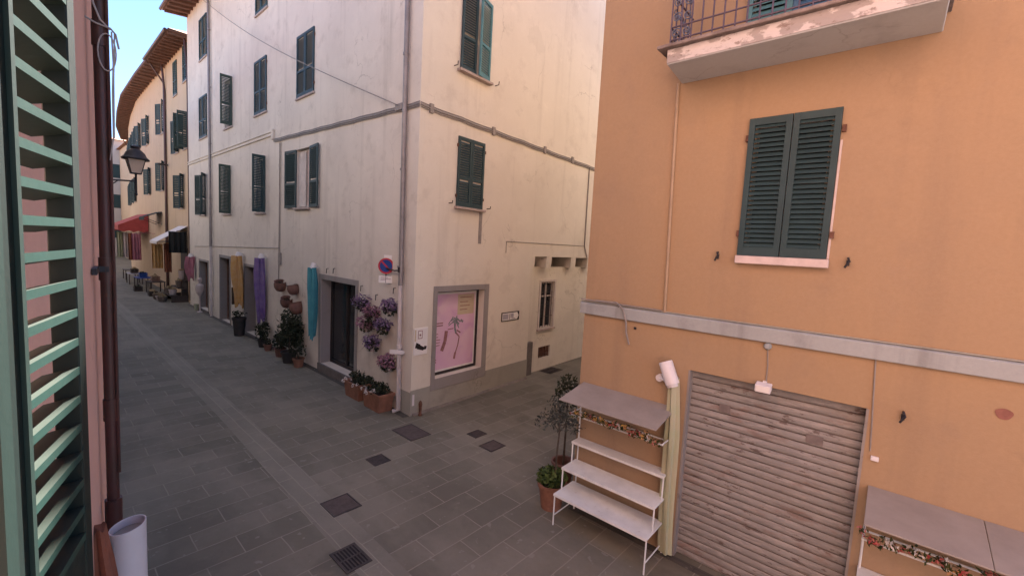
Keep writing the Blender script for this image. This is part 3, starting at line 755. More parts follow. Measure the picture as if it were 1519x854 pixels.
wb = window(oh, FR, 1.9, 2.8, 6.37, 8.48, 'none', sill=False)
leaf_mb(F(FR.P(1.9, 0, .004), FR.d, FR.n), .46, 6.37, 8.5, .06).build('shutter', M['teal'], wb)
leaf_mb(F(FR.P(2.365, 0, .004), FR.d, FR.n), .46, 6.37, 8.5, .06).build('shutter', M['bluepaint'], wb)

# house across the alley end
ae = thing('alley_house', (16, 2, 0), 'pale house closing the far end of the alley', 'house')
m = MB(); m.box(14.3, 26, -4.6, 10, 0, 12); m.build('wall', M['salmon'], ae)
roof(ae, [(14.1, -4.6), (26, -4.6), (26, 10), (14.1, 10)], 12.01, 13.5)
ae = thing('alley_house', (14, -10, 0), 'salmon house added unseen behind the orange house to warm the alley light', 'house')  # unseen house added to block blue sky and bounce warm light
m = MB(); m.box(8.3, 20, -16, -4.7, 0, 12.5); m.build('wall', M['salmon'], ae)
roof(ae, [(8.1, -16.2), (20, -16.2), (20, -4.65), (8.1, -4.65)], 12.51, 14)
# ------------------------------------------------------------------ pink house (camera side)
ph = thing('pink_house', FW.P(0, 0, 0), 'pink plaster house at the left edge behind the open green shutter', 'house')
HP = 11.0
m = wall(FW, -8, 4.95, 0, HP, [(-.75, .5, 3.1, 5.1, .3)], .3)
m.poly([FW.P(4.95, 0, 0), FW.P(4.95, 0, -6), FW.P(4.95, HP, -6), FW.P(4.95, HP, 0)]); m.poly([FW.P(-8, 0, 0), FW.P(-8, 0, -6), FW.P(-8, HP, -6), FW.P(-8, HP, 0)])
m.poly([FW.P(-8, 0, -6), FW.P(4.95, 0, -6), FW.P(4.95, HP, -6), FW.P(-8, HP, -6)])
m.build('wall', M['pink'], ph)
roof(ph, [FW.P(-8, 0, .0)[:2], FW.P(4.95, 0, .0)[:2], FW.P(4.95, 0, -6)[:2], FW.P(-8, 0, -6)[:2]], HP, HP + 1.5)
# open shutter, hinged just beyond the window and folded back almost onto the wall
FS = F((CAM.x - .030, CAM.y + .815), (.0933, .283), (.95, -.312))
wp = MB(); wp.fbox(FW, -.75, -.7, 3.1, 5.1, -.3, -.25); wp.fbox(FW, .45, .5, 3.1, 5.1, -.3, -.25); wp.mi = 1; wp.poly([FW.P(-.75, 3.1, -.29), FW.P(.5, 3.1, -.29), FW.P(.5, 5.1, -.29), FW.P(-.75, 5.1, -.29)])
wpo = wp.build('window', [M['slat'], M['glass']], ph)
LW = .298; z0, z1 = 3.33, 5.15
m = MB()
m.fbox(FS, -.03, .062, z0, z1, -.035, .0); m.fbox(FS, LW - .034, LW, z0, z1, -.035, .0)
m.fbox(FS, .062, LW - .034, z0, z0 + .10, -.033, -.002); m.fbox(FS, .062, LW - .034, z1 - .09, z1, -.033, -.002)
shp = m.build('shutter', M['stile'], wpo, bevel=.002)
m = MB()
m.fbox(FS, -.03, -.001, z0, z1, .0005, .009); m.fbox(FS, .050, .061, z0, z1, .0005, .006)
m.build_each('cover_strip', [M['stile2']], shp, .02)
m = MB()
k = 0; zz = 4.009 - .0515 * 11
while zz < z1 - .12:
    if zz > z0 + .11:
        t = .0135; drop = .012; dep = .046
        a0_, a1_ = .0625, LW - .0345
        q = [FS.P(a0_, zz - t - drop, -.002 - dep), FS.P(a1_, zz - t - drop, -.002 - dep), FS.P(a1_, zz - t, -.0), FS.P(a0_, zz - t, -.0),
             FS.P(a0_, zz - drop, -.002 - dep), FS.P(a1_, zz - drop, -.002 - dep), FS.P(a1_, zz, -.0), FS.P(a0_, zz, -.0)]
        b_ = len(m.v); m.v += q
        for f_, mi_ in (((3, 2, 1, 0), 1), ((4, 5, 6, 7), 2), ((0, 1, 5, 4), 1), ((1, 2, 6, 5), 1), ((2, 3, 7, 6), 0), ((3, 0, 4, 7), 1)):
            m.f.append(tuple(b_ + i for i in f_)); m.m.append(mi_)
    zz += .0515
m.build('slats', [M['slat'], M['slatbody'], M['slattop']], shp)  # one green split into lit edges and tops, shaded undersides
# brown rain pipe at the end of the pink wall
pc = Vector((CAM.x + .36, CAM.y + 4.19, 0))
m = MB(); m.tube([pc + Vector((0, 0, 2.0)), pc + Vector((.0, 0, 4)), pc + Vector((0, 0, 10.9))], .036, 14)
for z in (3.62, 5.2, 6.5, 2.6): m.tube([pc + Vector((0, 0, z)), pc + Vector((0, 0, z + .16))], .043, 14)
m.tube([pc + Vector((.034, -.026, 2.2)), pc + Vector((.036, -.026, 3.5)), pc + Vector((.034, -.026, 8))], .010, 8)
m.build('rain_pipe', M['pipebrown'], ph, smooth=True)
m = MB(); q = FW.P(3.5, 3.7, 0); m.fbox(FW, 3.9, 4.2, 3.68, 3.72, .005, .03); m.fbox(FW, 4.16, 4.2, 3.68, 3.72, .005, .08); m.build('pipe_clip', M['iron'], ph)
m = MB(); m.tube([pc + Vector((-.01, 0, .02)), pc + Vector((0, 0, 2.0))], .05, 12); m.build('pipe_foot', M['pipebrown'], ph, smooth=True)
# loose cables on the pipe
m = MB()
def pcb(dx, z): return pc + Vector((dx, -dx * .1 - .05, z))
m.tube([pcb(-.09, 5.36), pcb(-.02, 5.33), pcb(.05, 5.32), pcb(.075, 5.29), pcb(.09, 5.2)], .006, 6)
m.tube([pcb(-.06, 5.6), pcb(-.03, 5.45), pcb(0, 5.36), pcb(.05, 5.31)], .006, 6)
loop = [pcb(.06 + .045 * math.sin(2 * math.pi * t / 20) - .03, 5.16 + .12 * math.cos(2 * math.pi * t / 20)) for t in range(21)]
m.tube(loop, .0045, 6)
m.tube([pcb(.055, 5.30), pcb(.06, 5.1), pcb(.052, 4.9), pcb(.05, 4.6), pcb(.03, 4.45)], .0045, 6)
m.tube([pcb(.07, 5.30), pcb(.065, 5.14), pcb(.06, 5.0), pcb(.055, 4.6)], .004, 6)
m.build('loose_cable', M['cablepale'], ph)
# row of camera-side houses farther along
rw = thing('plain_house', (-5.5, 10, 0), 'plain house behind the brown rain pipe on the left of the street', 'house')
m = MB(); m.box(-12, -5.5, -3.2, 20, 0, 10.5); m.build('wall', M['brownwall'], rw); roof(rw, [(-12, -3.2), (-5.4, -3.2), (-5.4, 20), (-12, 20)], 10.51, 12)
rw = thing('plain_house', (-5.8, 40, 0), 'plain house far along the left of the street, hidden by the rain pipe', 'house')
m = MB(); m.box(-12, -5.7, 20.02, 60, 0, 10); m.build('wall', M['brownwall'], rw); roof(rw, [(-12, 20.02), (-5.6, 20.02), (-5.6, 60), (-12, 60)], 10.01, 11.5)

# ------------------------------------------------------------------ far houses along the street
FB = F((.12, 20.62), (.0, 1), (-1, 0))
b2 = thing('ochre_house', (.12, 24, 0), 'narrow ochre house with green shutters next to the cream corner house', 'house')
L2 = 6.1; HB = 14.0
m = wall(FB, 0, L2, 0, HB, [(a, a + .9, z, z + 1.85) for a, z in ((.6, 12), (3.0, 11.7), (.7, 8.45), (2.9, 8.45), (1.9, 5.25))], .14)
m.poly([FB.P(0, 0, -8), FB.P(L2, 0, -8), FB.P(L2, HB, -8), FB.P(0, HB, -8)])
m.build('wall', M['ochre'], b2)
for a, z, st_, mt, an in ((.6, 12, 'closed', 'shutter', 0), (3.0, 11.7, 'closed', 'shutter2', 0), (.7, 8.45, 'open', 'shutter2', (90, 90)), (2.9, 8.45, 'open', 'shutter', (140, 165)), (1.9, 5.25, 'open', 'shutter', (150, 150))):
    window(b2, FB, a + .01, a + .89, z + .01, z + 1.84, st_, mt, ang=an, lw=.45, slat=.1, curtain=[(a + .05, a + .8, 'curtain')] if st_ == 'open' else None)
eaves(b2, FB, -.0, L2, HB, .95, rise=.05)
m = MB(); m.tube([FB.P(L2 - .1, HB, .2), FB.P(L2 - .1, 12.4, .08), FB.P(L2 - .1, .2, .08)], .06, 8); m.tube([FB.P(.25, HB, .2), FB.P(.15, 12.4, .08), FB.P(.1, .2, .08)], .06, 8)
m.build_each('rain_pipe', M['pipebrown'], b2, smooth=True)
m = MB(); m.tube([FB.P(5.9, 7.95, 0), FB.P(5.0, 7.85, .6)], .05, 6); m.build('lamp_bracket', M['iron'], b2)
m = MB(); m.fbox(FB, 1.0, 2.6, 0, 3.0, .001, .03); m.build('door', M['darkwood'], b2)
roof(b2, [FB.P(0, 0, .9)[:2], FB.P(L2, 0, .9)[:2], FB.P(L2, 0, -8)[:2], FB.P(0, 0, -8)[:2]], HB + .09, HB + 1.6)
b3 = thing('long_yellow_house', (.3, 40, 0), 'long yellow house curving along the far street under a deep brown eave', 'house')
plan = [(.15, 26.75), (.12, 31), (.18, 38), (.65, 45), (1.3, 52), (2.5, 60)]
wm = MB(); em = MB(); gm = MB()
frs = []
for p, q in zip(plan, plan[1:]):
    d = Vector((q[0] - p[0], q[1] - p[1])); frs.append((F(p, (d.x, d.y), (-d.y, d.x)), d.length))
WIN = {0: [(.9, 10.1, 1.9), (1.2, 6.5, 1.8)], 1: [(2.0, 10.0, 1.9), (1.6, 6.45, 1.8), (5.6, 10.1, 1.8)], 2: [(1.5, 10.1, 1.8), (2.2, 6.2, 1.9), (5.0, 10.1, 1.8), (5.2, 6.2, 1.9)], 3: [(1.5, 10.1, 1.8), (1.8, 6.2, 1.9), (4.6, 10.1, 1.8), (4.6, 6.2, 1.9)]}
for i, (fr, ln) in enumerate(frs):
    wall(fr, 0, ln, 0, HB, [(a, a + 1.0, z, z + h) for a, z, h in WIN.get(i, [])], .14, wm)
wm.poly([(2.5, 60, 0), (12, 60, 0), (12, 60, HB), (2.5, 60, HB)])
wm.build('wall', M['ochre2'], b3)
for i, (fr, ln) in enumerate(frs):
    for a, z, h in WIN.get(i, []):
        window(b3, fr, a + .01, a + .99, z + .01, z + h - .01, 'open', 'shutter', ang=(160, 160), lw=.5, slat=.12, curtain=[(a + .05, a + .95, 'curtain')])
for (p, q) in zip(plan, plan[1:]):
    em.poly([(p[0], p[1], HB), (q[0], q[1], HB), (q[0] - .95, q[1], HB - .05), (p[0] - .95, p[1], HB - .05)])
    em.poly([(p[0] - .95, p[1], HB - .05), (q[0] - .95, q[1], HB - .05), (q[0] - .95, q[1], HB + .12), (p[0] - .95, p[1], HB + .12)])
    em.poly([(p[0] + 9, p[1], HB + 1.4), (q[0] + 9, q[1], HB + 1.4), (q[0] - .95, q[1], HB + .12), (p[0] - .95, p[1], HB + .12)])
    y = p[1] + .2
    while y < q[1] - .1:
        x = p[0] + (q[0] - p[0]) * (y - p[1]) / (q[1] - p[1])
        em.box(x - .88, x - .01, y, y + .1, HB - .13, HB - .052); y += .8
em.poly([(2.5 - .95, 60, HB - .05), (2.5, 60, HB), (11.5, 60, HB + 1.4), (2.5 - .95, 60, HB + .12)])
em.build('eaves', M['eave'], b3)
fr0 = frs[0][0]
m = MB(); m.tube([fr0.P(.25, HB - .1, .7), fr0.P(.1, 12.9, .1), fr0.P(.1, .2, .1)], .055, 8); e = frs[-1][0]; m.tube([e.P(7.8, HB - .1, .7), e.P(8, 12.9, .1), e.P(8, .2, .1)], .055, 8)
m.build_each('rain_pipe', M['pipebrown'], b3)
fw_ = thing('distant_white_house', (3, 75, 0), 'distant white house with grey roof closing the far end of the street', 'house')
m = MB(); m.box(1.2, 12, 72, 84, 0, 15.5); m.build('wall', M['whitewall'], fw_)
m = MB()
for k in range(5):
    for j in range(3): m.fbox(F((1.2, 72), (1, 0), (0, -1)), .6 + k * 2, 1.5 + k * 2, 2.5 + j * 4, 4.3 + j * 4, .001, .06)
m.build_each('shutter', M['shutter'], fw_)
roof(fw_, [(.8, 71.5), (12.4, 71.5), (12.4, 84.4), (.8, 84.4)], 15.5, 17.2)
fh = thing('added_far_house', (8, 66, 0), 'added ochre house just past the bend of the yellow house, shading the far street', 'house')  # house added to keep the sun off the far street
m = MB(); m.box(2.7, 14, 60.02, 71.9, 0, 14.2); m.build('wall', M['ochre2'], fh); roof(fh, [(2.3, 60.02), (14.4, 60.02), (14.4, 71.9), (2.3, 71.9)], 14.21, 15.6)
fh = thing('added_far_house', (-9, 76, 0), 'added unseen brown house past the plain house on the left, shading the street end', 'house')  # unseen house added to shade the ground at the street end
m = MB(); m.box(-14, -4.5, 60.05, 87, 0, 12); m.build('wall', M['brownwall'], fh); roof(fh, [(-14, 60.05), (-4.3, 60.05), (-4.3, 87), (-14, 87)], 12.01, 13.5)
fw_ = thing('distant_grey_house', (-1, 90, 0), 'distant pale grey house with a dark roof at the far street end', 'house')
m = MB(); m.box(-9, 1.6, 88, 98, 0, 15.2); m.build('wall', M['whitewall'], fw_)
m = MB(); m.box(-9.4, 2.0, 87.6, 98.4, 15.2, 17.6); m.build('roof', M['stonegrey'], fw_)

# ------------------------------------------------------------------ street lamp
lx, ly, lz = -4.69, .6, 4.82
lp = thing('street_lamp', (lx, ly, 4.4), 'black wall lantern with tapered glass body on a thin bracket arm', 'street lamp')
m = MB(); m.tube([(-5.52, .6, 4.66), (-5.0, .6, 4.68), (-4.69, .6, 4.70)], .012, 8); m.tube([(-4.69, .6, 4.5), (-4.69, .6, 4.82)], .014, 8); m.lathe((-4.69, .6, 4.48), [(.004, 0), (.02, .02), (.012, .05)], 10)
m.tube([(-5.3, .6, 4.67), (-5.1, .6, 4.6), (-4.95, .6, 4.63), (-4.9, .6, 4.68)], .008, 6)
m.build('arm', M['iron'], lp, smooth=True)
m = MB()
for sx_, sy_ in ((1, 1), (1, -1), (-1, 1), (-1, -1)): m.tube([(lx + .06 * sx_, ly + .06 * sy_, lz + .0), (lx + .105 * sx_, ly + .105 * sy_, lz + .21)], .006, 6)
m.hexa([(lx + .065 * a, ly + .065 * b, lz - .012) for a, b in ((-1, -1), (1, -1), (1, 1), (-1, 1))] + [(lx + .065 * a, ly + .065 * b, lz) for a, b in ((-1, -1), (1, -1), (1, 1), (-1, 1))])
m.build('lantern_frame', M['iron'], lp)
m = MB(); m.hexa([(lx + .057 * a, ly + .057 * b, lz) for a, b in ((-1, -1), (1, -1), (1, 1), (-1, 1))] + [(lx + .1 * a, ly + .1 * b, lz + .2) for a, b in ((-1, -1), (1, -1), (1, 1), (-1, 1))])
m.build('glass_body', M['lampglass'], lp)
m = MB(); m.lathe((lx, ly, lz), [(.005, .2), (.165, .195), (.17, .215), (.135, .25), (.115, .30), (.07, .345), (.05, .365), (.06, .38), (.06, .395), (.035, .41), (.002, .42)], 14)
m.build('lantern_cap', M['iron'], lp, smooth=True)
# overhead cable from the far eave to the corner cable box
m = MB()
p, q = Vector((-.12, 16.9, 14.5)), Vector((-.1, .75, 7.08))
pts = [p.lerp(q, t / 24) + Vector((-.18 * math.sin(math.pi * t / 24), 0, -.28 * math.sin(math.pi * t / 24))) for t in range(25)]
m.tube(pts, .012, 6)
tag(m.build('overhead_cable', M['cable']), 'thin sagging cable strung diagonally across the cream facade', 'cable')

# ------------------------------------------------------------------ cloth drapes on white holders
def drape(name, c, z0, z1, r, mat, label, nrm, rg, squash=.8, tip=.6):
    """gathered cloth hanging as a folded column below a white holder"""
    t = thing(name, (c[0], c[1], z0), label, 'cloth drape', 'cloth drapes hung beside the shop doors')
    m = MB(); n = 44; rings = []
    ph1, ph2 = rg.uniform(0, 6), rg.uniform(0, 6)
    K = 14
    for i in range(K + 1):
        u = i / K; z = z1 + (z0 - z1) * u
        rr = r * (.86 + .14 * min(1, u * 4) + .06 * math.sin(5 * u + ph1)) * (1 - (1 - tip) * max(0, (u - .45) / .55) ** 1.3)
        rings.append(len(m.v))
        for k in range(n):
            a = 2 * math.pi * k / n
            q = rr * (.88 + .26 * math.sin(3 * a + ph1 + u * 1.4) + .17 * math.sin(7 * a + ph2 - u * 2.2) + .08 * math.sin(11 * a + 3 * u))
            m.v.append(Vector((c[0] + q * math.cos(a) + .03 * r / .15 * math.sin(3 * u + ph1), c[1] + q * math.sin(a), z + (.09 * math.sin(2 * a + ph2) + .05 * math.sin(5 * a) if i == K else 0))))
    for a, b in zip(rings, rings[1:]):
        for k in range(n): m.f.append((a + k, a + (k + 1) % n, b + (k + 1) % n, b + k)); m.m.append(0)
    m.f.append(tuple(rings[0] + k for k in range(n))); m.m.append(0)
    m.build('cloth', mat, t, smooth=True)
    h = MB(); b = Vector((c[0], c[1], z1 - .02)); nv = Vector((nrm[0], nrm[1], 0))
    ax = (Vector((0, 0, 1)) - nv * .35).normalized()
    h.tube([b - ax * .02, b + ax * .02, b + ax * .16], [r * .62, r * .66, r * .6], 14)
    h.tube([b + ax * .03, b - nv * (r + .08) + Vector((0, 0, .02))], .02, 8)
    h.build('holder', M['white'], t, smooth=True)
    return t
rg = random.Random(5)
def onL(a, o): p = FL.P(a, 0, o); return (p.x, p.y)
drape('pink_drape', onL(19.45, .2), 1.5, 2.65, .2, M['pinkcloth'], 'short pink cloth drape at the far end of the cream house', FL.n, rg)
drape('yellow_drape', onL(11.68, .2), 1.1, 3.1, .19, M['yellowcloth'], 'long yellow ochre cloth drape beside the deep dark doorway', FL.n, rg, tip=.8)
drape('purple_drape', onL(9.2, .18), .8, 3.15, .165, M['purplecloth'], 'long purple cloth drape to the right of the deep dark doorway', FL.n, rg, tip=.75)
drape('teal_drape', onL(4.9, .17), 1.0, 3.1, .125, M['tealcloth'], 'teal blue cloth drape at the black glazed shop door', FL.n, rg, tip=.78)
# green drape with its big white spotlight-like holder
p0 = FR.P(1.46, 0, .13)
gd = thing('green_drape', FR.P(1.6, 0, .1), 'long olive green cloth drape under a tilted white cylinder beside the roller shutter', 'cloth drape', 'cloth drapes hung beside the shop doors')
m = MB(); n = 26; rings = []
for i in range(19):
    u = i / 18; z = 2.44 - 2.36 * u; a = 1.47 + .09 * u; r = .075 * (.8 + .3 * min(1, u * 3))
    c = FR.P(a, z, .11)
    rings.append(len(m.v))
    for k in range(n):
        t = 2 * math.pi * k / n; q = r * (1 + .2 * math.sin(5 * t + u) + .1 * math.sin(8 * t - 2 * u))
        m.v.append(c + FR.d * q * math.cos(t) + FR.n * q * .8 * math.sin(t) + FR.d * .012 * math.sin(6 * u))
for a, b in zip(rings, rings[1:]):
    for k in range(n): m.f.append((a + k, a + (k + 1) % n, b + (k + 1) % n, b + k)); m.m.append(0)
m.f.append(tuple(rings[0] + k for k in range(n))); m.m.append(0); m.f.append(tuple(rings[-1] + k for k in range(n))); m.m.append(0)
m.build('cloth', M['greencloth'], gd, smooth=True)
m = MB(); A_, B_ = FR.P(1.345, 2.63, .13), FR.P(1.47, 2.36, .15)
m.tube([A_, A_.lerp(B_, .04), B_], [.082, .088, .088], 20); m.tube([FR.P(1.43, 2.42, .12), FR.P(1.47, 2.32, .12)], [.095, .075], 16)
m.tube([FR.P(1.40, 2.5, .12), FR.P(1.40, 2.5, .0)], .02, 8); m.tube([FR.P(1.25, 2.37, .0), FR.P(1.25, 2.37, .05)], .05, 14)
m.tube([FR.P(1.25, 2.37, .04), FR.P(1.4, 2.36, .1)], .018, 8)
m.build('holder', M['white'], gd, smooth=True)
# left: white cylinder with rust cloth near the brown pipe
cc = Vector((-5.437, -4.65, 0))
ld = thing('rust_drape', (-5.5, -4.65, 1.2), 'open white cylinder with rust brown cloth on the pink wall below the brown pipe', 'cloth drape', 'cloth drapes hung beside the shop doors')
m = MB(); ang = 24
prof = [(.094, 1.42), (.094, 2.085), (.088, 2.085), (.088, 1.45)]
m.lathe(cc, prof, 28, True, True)
for v in m.v: v.x += 0; v.z += (v.x - cc.x) * .18
m.build('holder', M['lilacwhite'], ld, smooth=True)
m = MB(); m.disc(cc + Vector((0, 0, 2.03)), (-.18, 0, 1), .0875, .002, 28); m.build('inner_lining', M['board'], ld)
m = MB(); rings = []; n = 22
for i in range(10):
    u = i / 9; z = 2.16 - .9 * u; c = Vector((-5.585 + .03 * math.sin(2 * u) , -4.74, z)); r = .055 + .05 * min(1, u * 2.2)
    rings.append(len(m.v))
    for k in range(n):
        t = 2 * math.pi * k / n; q = r * (1 + .2 * math.sin(4 * t + u * 2) + .1 * math.sin(7 * t))
        m.v.append(c + Vector((q * .6 * math.cos(t), q * math.sin(t), (.03 * math.sin(3 * t) if i in (0, 9) else 0))))
for a, b in zip(rings, rings[1:]):
    for k in range(n): m.f.append((a + k, a + (k + 1) % n, b + (k + 1) % n, b + k)); m.m.append(0)
m.f.append(tuple(rings[0] + k for k in range(n))); m.m.append(0)
m.build('cloth', M['rustcloth'], ld, smooth=True)
m = MB(); m.tube([(-5.62, -4.65, 1.7), (-5.45, -4.65, 1.7)], .02, 8); m.build('bracket', M['iron'], ld)

# ------------------------------------------------------------------ signs
ns = thing('no_parking_sign', FL.P(.95, 3.0, .06), 'round blue no parking sign with red rim, on a bracket at the corner pipe', 'road sign')
c = FL.P(1.02, 3.41, .10)
nrm = (FL.n * .75 - FL.d * .66).normalized(); tx = Vector((-nrm.y, nrm.x, 0))
m = MB(); m.tube([c, c + nrm * .006], .19, 32); m.build('rim', M['signred'], ns)
m = MB(); m.tube([c + nrm * .0065, c + nrm * .008], .148, 32); m.build('disc', M['signblue'], ns)
m = MB()
u = (tx * .707 + Vector((0, 0, -.707))); vv = (tx * .707 + Vector((0, 0, .707)))
m.hexa([c + nrm * .0085 + u * a + vv * b for a, b in ((-.15, -.02), (.15, -.02), (.15, .02), (-.15, .02))] + [c + nrm * .0095 + u * a + vv * b for a, b in ((-.15, -.02), (.15, -.02), (.15, .02), (-.15, .02))])
m.build('slash', M['signred'], ns)
m = MB(); q = c - nrm * .02 + tx * .07 + Vector((0, 0, .06))
m.hexa([q + tx * a + Vector((0, 0, b)) - nrm * .004 for a, b in ((-.13, -.2), (.13, -.2), (.13, .2), (-.13, .2))] + [q + tx * a + Vector((0, 0, b)) for a, b in ((-.13, -.2), (.13, -.2), (.13, .2), (-.13, .2))])
m.build('back_plate', M['signwhite'], ns)
m = MB(); q = c + Vector((0, 0, -.32))
m.hexa([q + tx * a + Vector((0, 0, b)) for a, b in ((-.17, -.085), (.17, -.085), (.17, .085), (-.17, .085))] + [q + nrm * .004 + tx * a + Vector((0, 0, b)) for a, b in ((-.17, -.085), (.17, -.085), (.17, .085), (-.17, .085))])
sp = m.build('supplementary_plate', M['signwhite'], ns)
m = MB()
for i, (a, b, z) in enumerate(((-.12, .05, .045), (-.12, .12, .012), (-.12, .0, -.02))):
    m.hexa([q + nrm * .0045 + tx * x + Vector((0, 0, z + y)) for x, y in ((a, -.005), (b, -.005), (b, .005), (a, .005))] + [q + nrm * .0055 + tx * x + Vector((0, 0, z + y)) for x, y in ((a, -.005), (b, -.005), (b, .005), (a, .005))])
m.build('lettering', M['petalmauve'], sp)
m = MB(); m.tube([FL.P(.44, 3.35, .08), FL.P(.62, 3.33, .12), c - nrm * .01 + Vector((0, 0, -.05))], .018, 8); m.tube([FL.P(.44, 3.3, .08), FL.P(.44, 3.42, .08)], .066, 10); m.tube([c - nrm * .01 + Vector((0, 0, .15)), c - nrm * .01 + Vector((0, 0, -.4))], .016, 8)
m.build('bracket', M['iron'], ns)
# small plate on the white pipe
pp = thing('small_direction_plate', FL.P(.38, 1.38, .1), 'narrow white arrow plate clamped to the white corner pipe', 'sign')
q = FL.P(.38, 1.46, .15)
tx2 = (Vector((right.x, right.y, 0))).normalized(); nr2 = Vector((tx2.y, -tx2.x, 0))
m = MB(); hh = [(-.17, -.05), (.14, -.05), (.18, 0.), (.14, .05), (-.17, .05)]
for o in (0, .006): m.poly([q + tx2 * a + Vector((0, 0, b)) + nr2 * o for a, b in hh])
for (a, b), (c2, d2) in zip(hh, hh[1:] + hh[:1]): m.poly([q + tx2 * a + Vector((0, 0, b)), q + tx2 * c2 + Vector((0, 0, d2)), q + tx2 * c2 + Vector((0, 0, d2)) + nr2 * .006, q + tx2 * a + Vector((0, 0, b)) + nr2 * .006])
m.build('plate', M['white'], pp)
m = MB(); m.tube([FL.P(.39, 1.4, .08), FL.P(.39, 1.52, .08)], .062, 10); m.tube([FL.P(.39, 1.46, .1), q], .014, 6); m.build('clamp', M['iron'], pp)
# information panel on the corner
ip = thing('information_panel', FA.P(.22, 1.43, 0), 'small white notice panel with a round emblem and black marking beside the poster window', 'sign')
m = MB(); m.fbox(FA, .03, .43, 1.42, 2.05, .002, .022); m.build('panel', M['signwhite'], ip, bevel=.004)
m = MB(); m.fbox(FA, .045, .085, 1.75, 2.02, .0225, .024); m.build('gold_strip', M['paperyellow'], ip)
m = MB()
for a0_, a1_, z0_, z1_ in ((.14, .155, 1.80, 1.99), (.255, .27, 1.80, 1.99), (.155, .255, 1.975, 1.99), (.155, .255, 1.80, 1.815)): m.fbox(FA, a0_, a1_, z0_, z1_, .0225, .0245)
m.tube([FA.P(.205, 1.885, .0225), FA.P(.205, 1.885, .0245)], .026, 14); m.build('emblem', M['sketchbrown'], ip)
m = MB()
for pts in ([(.06, 1.60), (.16, 1.57), (.22, 1.66), (.10, 1.72)], [(.12, 1.57), (.3, 1.51), (.34, 1.58), (.20, 1.655)], [(.30, 1.53), (.39, 1.53), (.41, 1.6), (.34, 1.62)]):
    m.hexa([FA.P(a, z, .0225) for a, z in pts] + [FA.P(a, z, .0245) for a, z in pts])
m.build('marking', M['inkblack'], ip)
# arrow sign
ar = thing('direction_sign', FA.P(3.5, 1.9, 0), 'small white and grey direction sign with dark border on the alley wall', 'sign')
m = MB(); m.fbox(FA, 3.12, 3.93, 1.90, 2.16, .004, .016); m.build('border', M['inkblack'], ar)
m = MB()
hh = [(3.15, 1.925), (3.83, 1.925), (3.90, 2.03), (3.83, 2.135), (3.15, 2.135)]
m.poly([FA.P(a, z, .018) for a, z in hh]); m.build('plate', M['signwhite'], ar)
m = MB(); m.fbox(FA, 3.17, 3.42, 1.955, 2.105, .019, .0205); m.fbox(FA, 3.53, 3.66, 1.99, 2.11, .019, .0205); m.build('symbol', M['signgrey'], ar)
m = MB(); m.fbox(FA, 3.47, 3.50, 1.95, 2.11, .019, .0205); m.fbox(FA, 3.56, 3.74, 1.955, 1.97, .019, .0205); m.build('lettering', M['ink'], ar)
# poster
po = thing('pink_poster', FA.P(1.53, .8, -.2), 'large pink poster with a faint figure sketch filling the alley shop window', 'poster')
m = MB(); m.poly([FA.P(.755, .805, -.236), FA.P(2.305, .805, -.236), FA.P(2.305, 2.805, -.236), FA.P(.755, 2.805, -.236)])
m.poly([FA.P(.755, .805, -.24), FA.P(2.305, .805, -.24), FA.P(2.305, 2.805, -.24), FA.P(.755, 2.805, -.24)]); m.build('sheet', M['poster'], po)
m = MB(); m.fbox(FA, .757, 2.303, .806, .855, -.2355, -.233); m.fbox(FA, 2.255, 2.303, .855, 2.804, -.2355, -.233); m.fbox(FA, .757, 2.255, 2.755, 2.804, -.2355, -.233); m.build('margin', M['signwhite'], po)
m = MB(); m.fbox(FA, 1.62, 2.22, 2.2, 2.73, -.2355, -.234); m.build('text_panel', M['paperyellow'], po)
m = MB(); rp = random.Random(2)
for z, wd in ((2.64, .42), (2.52, .3), (2.42, .36), (2.32, .28)): m.fbox(FA, 1.7, 1.7 + wd, z, z + .02, -.2335, -.2328)
for z in (2.02, 1.96): m.fbox(FA, .80, .80 + rp.uniform(.2, .34), z, z + .03, -.2355, -.2345)
for z in (1.76, 1.68, 1.61, 1.54, 1.47): m.fbox(FA, .78, .78 + rp.uniform(.2, .3), z, z + .018, -.2355, -.2345)
for z in (1.1, 1.04): m.fbox(FA, .82, .95, z, z + .03, -.2355, -.2345)
m.build('lettering', M['sketchbrown'], po)
m = MB()
def stroke(pts, w0, o=-.2345):
    for (a, z), (b, y) in zip(pts, pts[1:]):
        d = Vector((b - a, y - z)).normalized() * w0; nx, nz = -d.y, d.x
        m.poly([FA.P(a + nx, z + nz, o), FA.P(b + nx, y + nz, o), FA.P(b - nx, y - nz, o), FA.P(a - nx, z - nz, o)])
for _ in range(16): a = 1.5 + rp.uniform(-.08, .12); stroke([(a, 2.12 + rp.uniform(-.1, .06)), (a + rp.uniform(-.16, .2), 1.96 + rp.uniform(-.12, .1))], rp.uniform(.008, .025), -.2345 + rp.uniform(0, .001))
stroke([(1.54, 2.05), (1.55, 1.86), (1.6, 1.72)], .03); stroke([(1.75, 2.06), (1.84, 2.0)], .03)
m.build('figure_head', M['sketchgrey'], po)
m = MB()
stroke([(1.26, 1.82), (1.22, 1.55), (1.12, 1.32)], .055); stroke([(1.30, 1.85), (1.5, 1.86)], .012); stroke([(1.58, 1.75), (1.72, 1.62), (1.68, 1.4), (1.6, 1.2)], .02); stroke([(1.6, 1.22), (1.56, 1.05)], .035)
stroke([(1.62, 1.8), (1.76, 1.72)], .02)
m.build('figure_body', M['sketchbrown'], po)

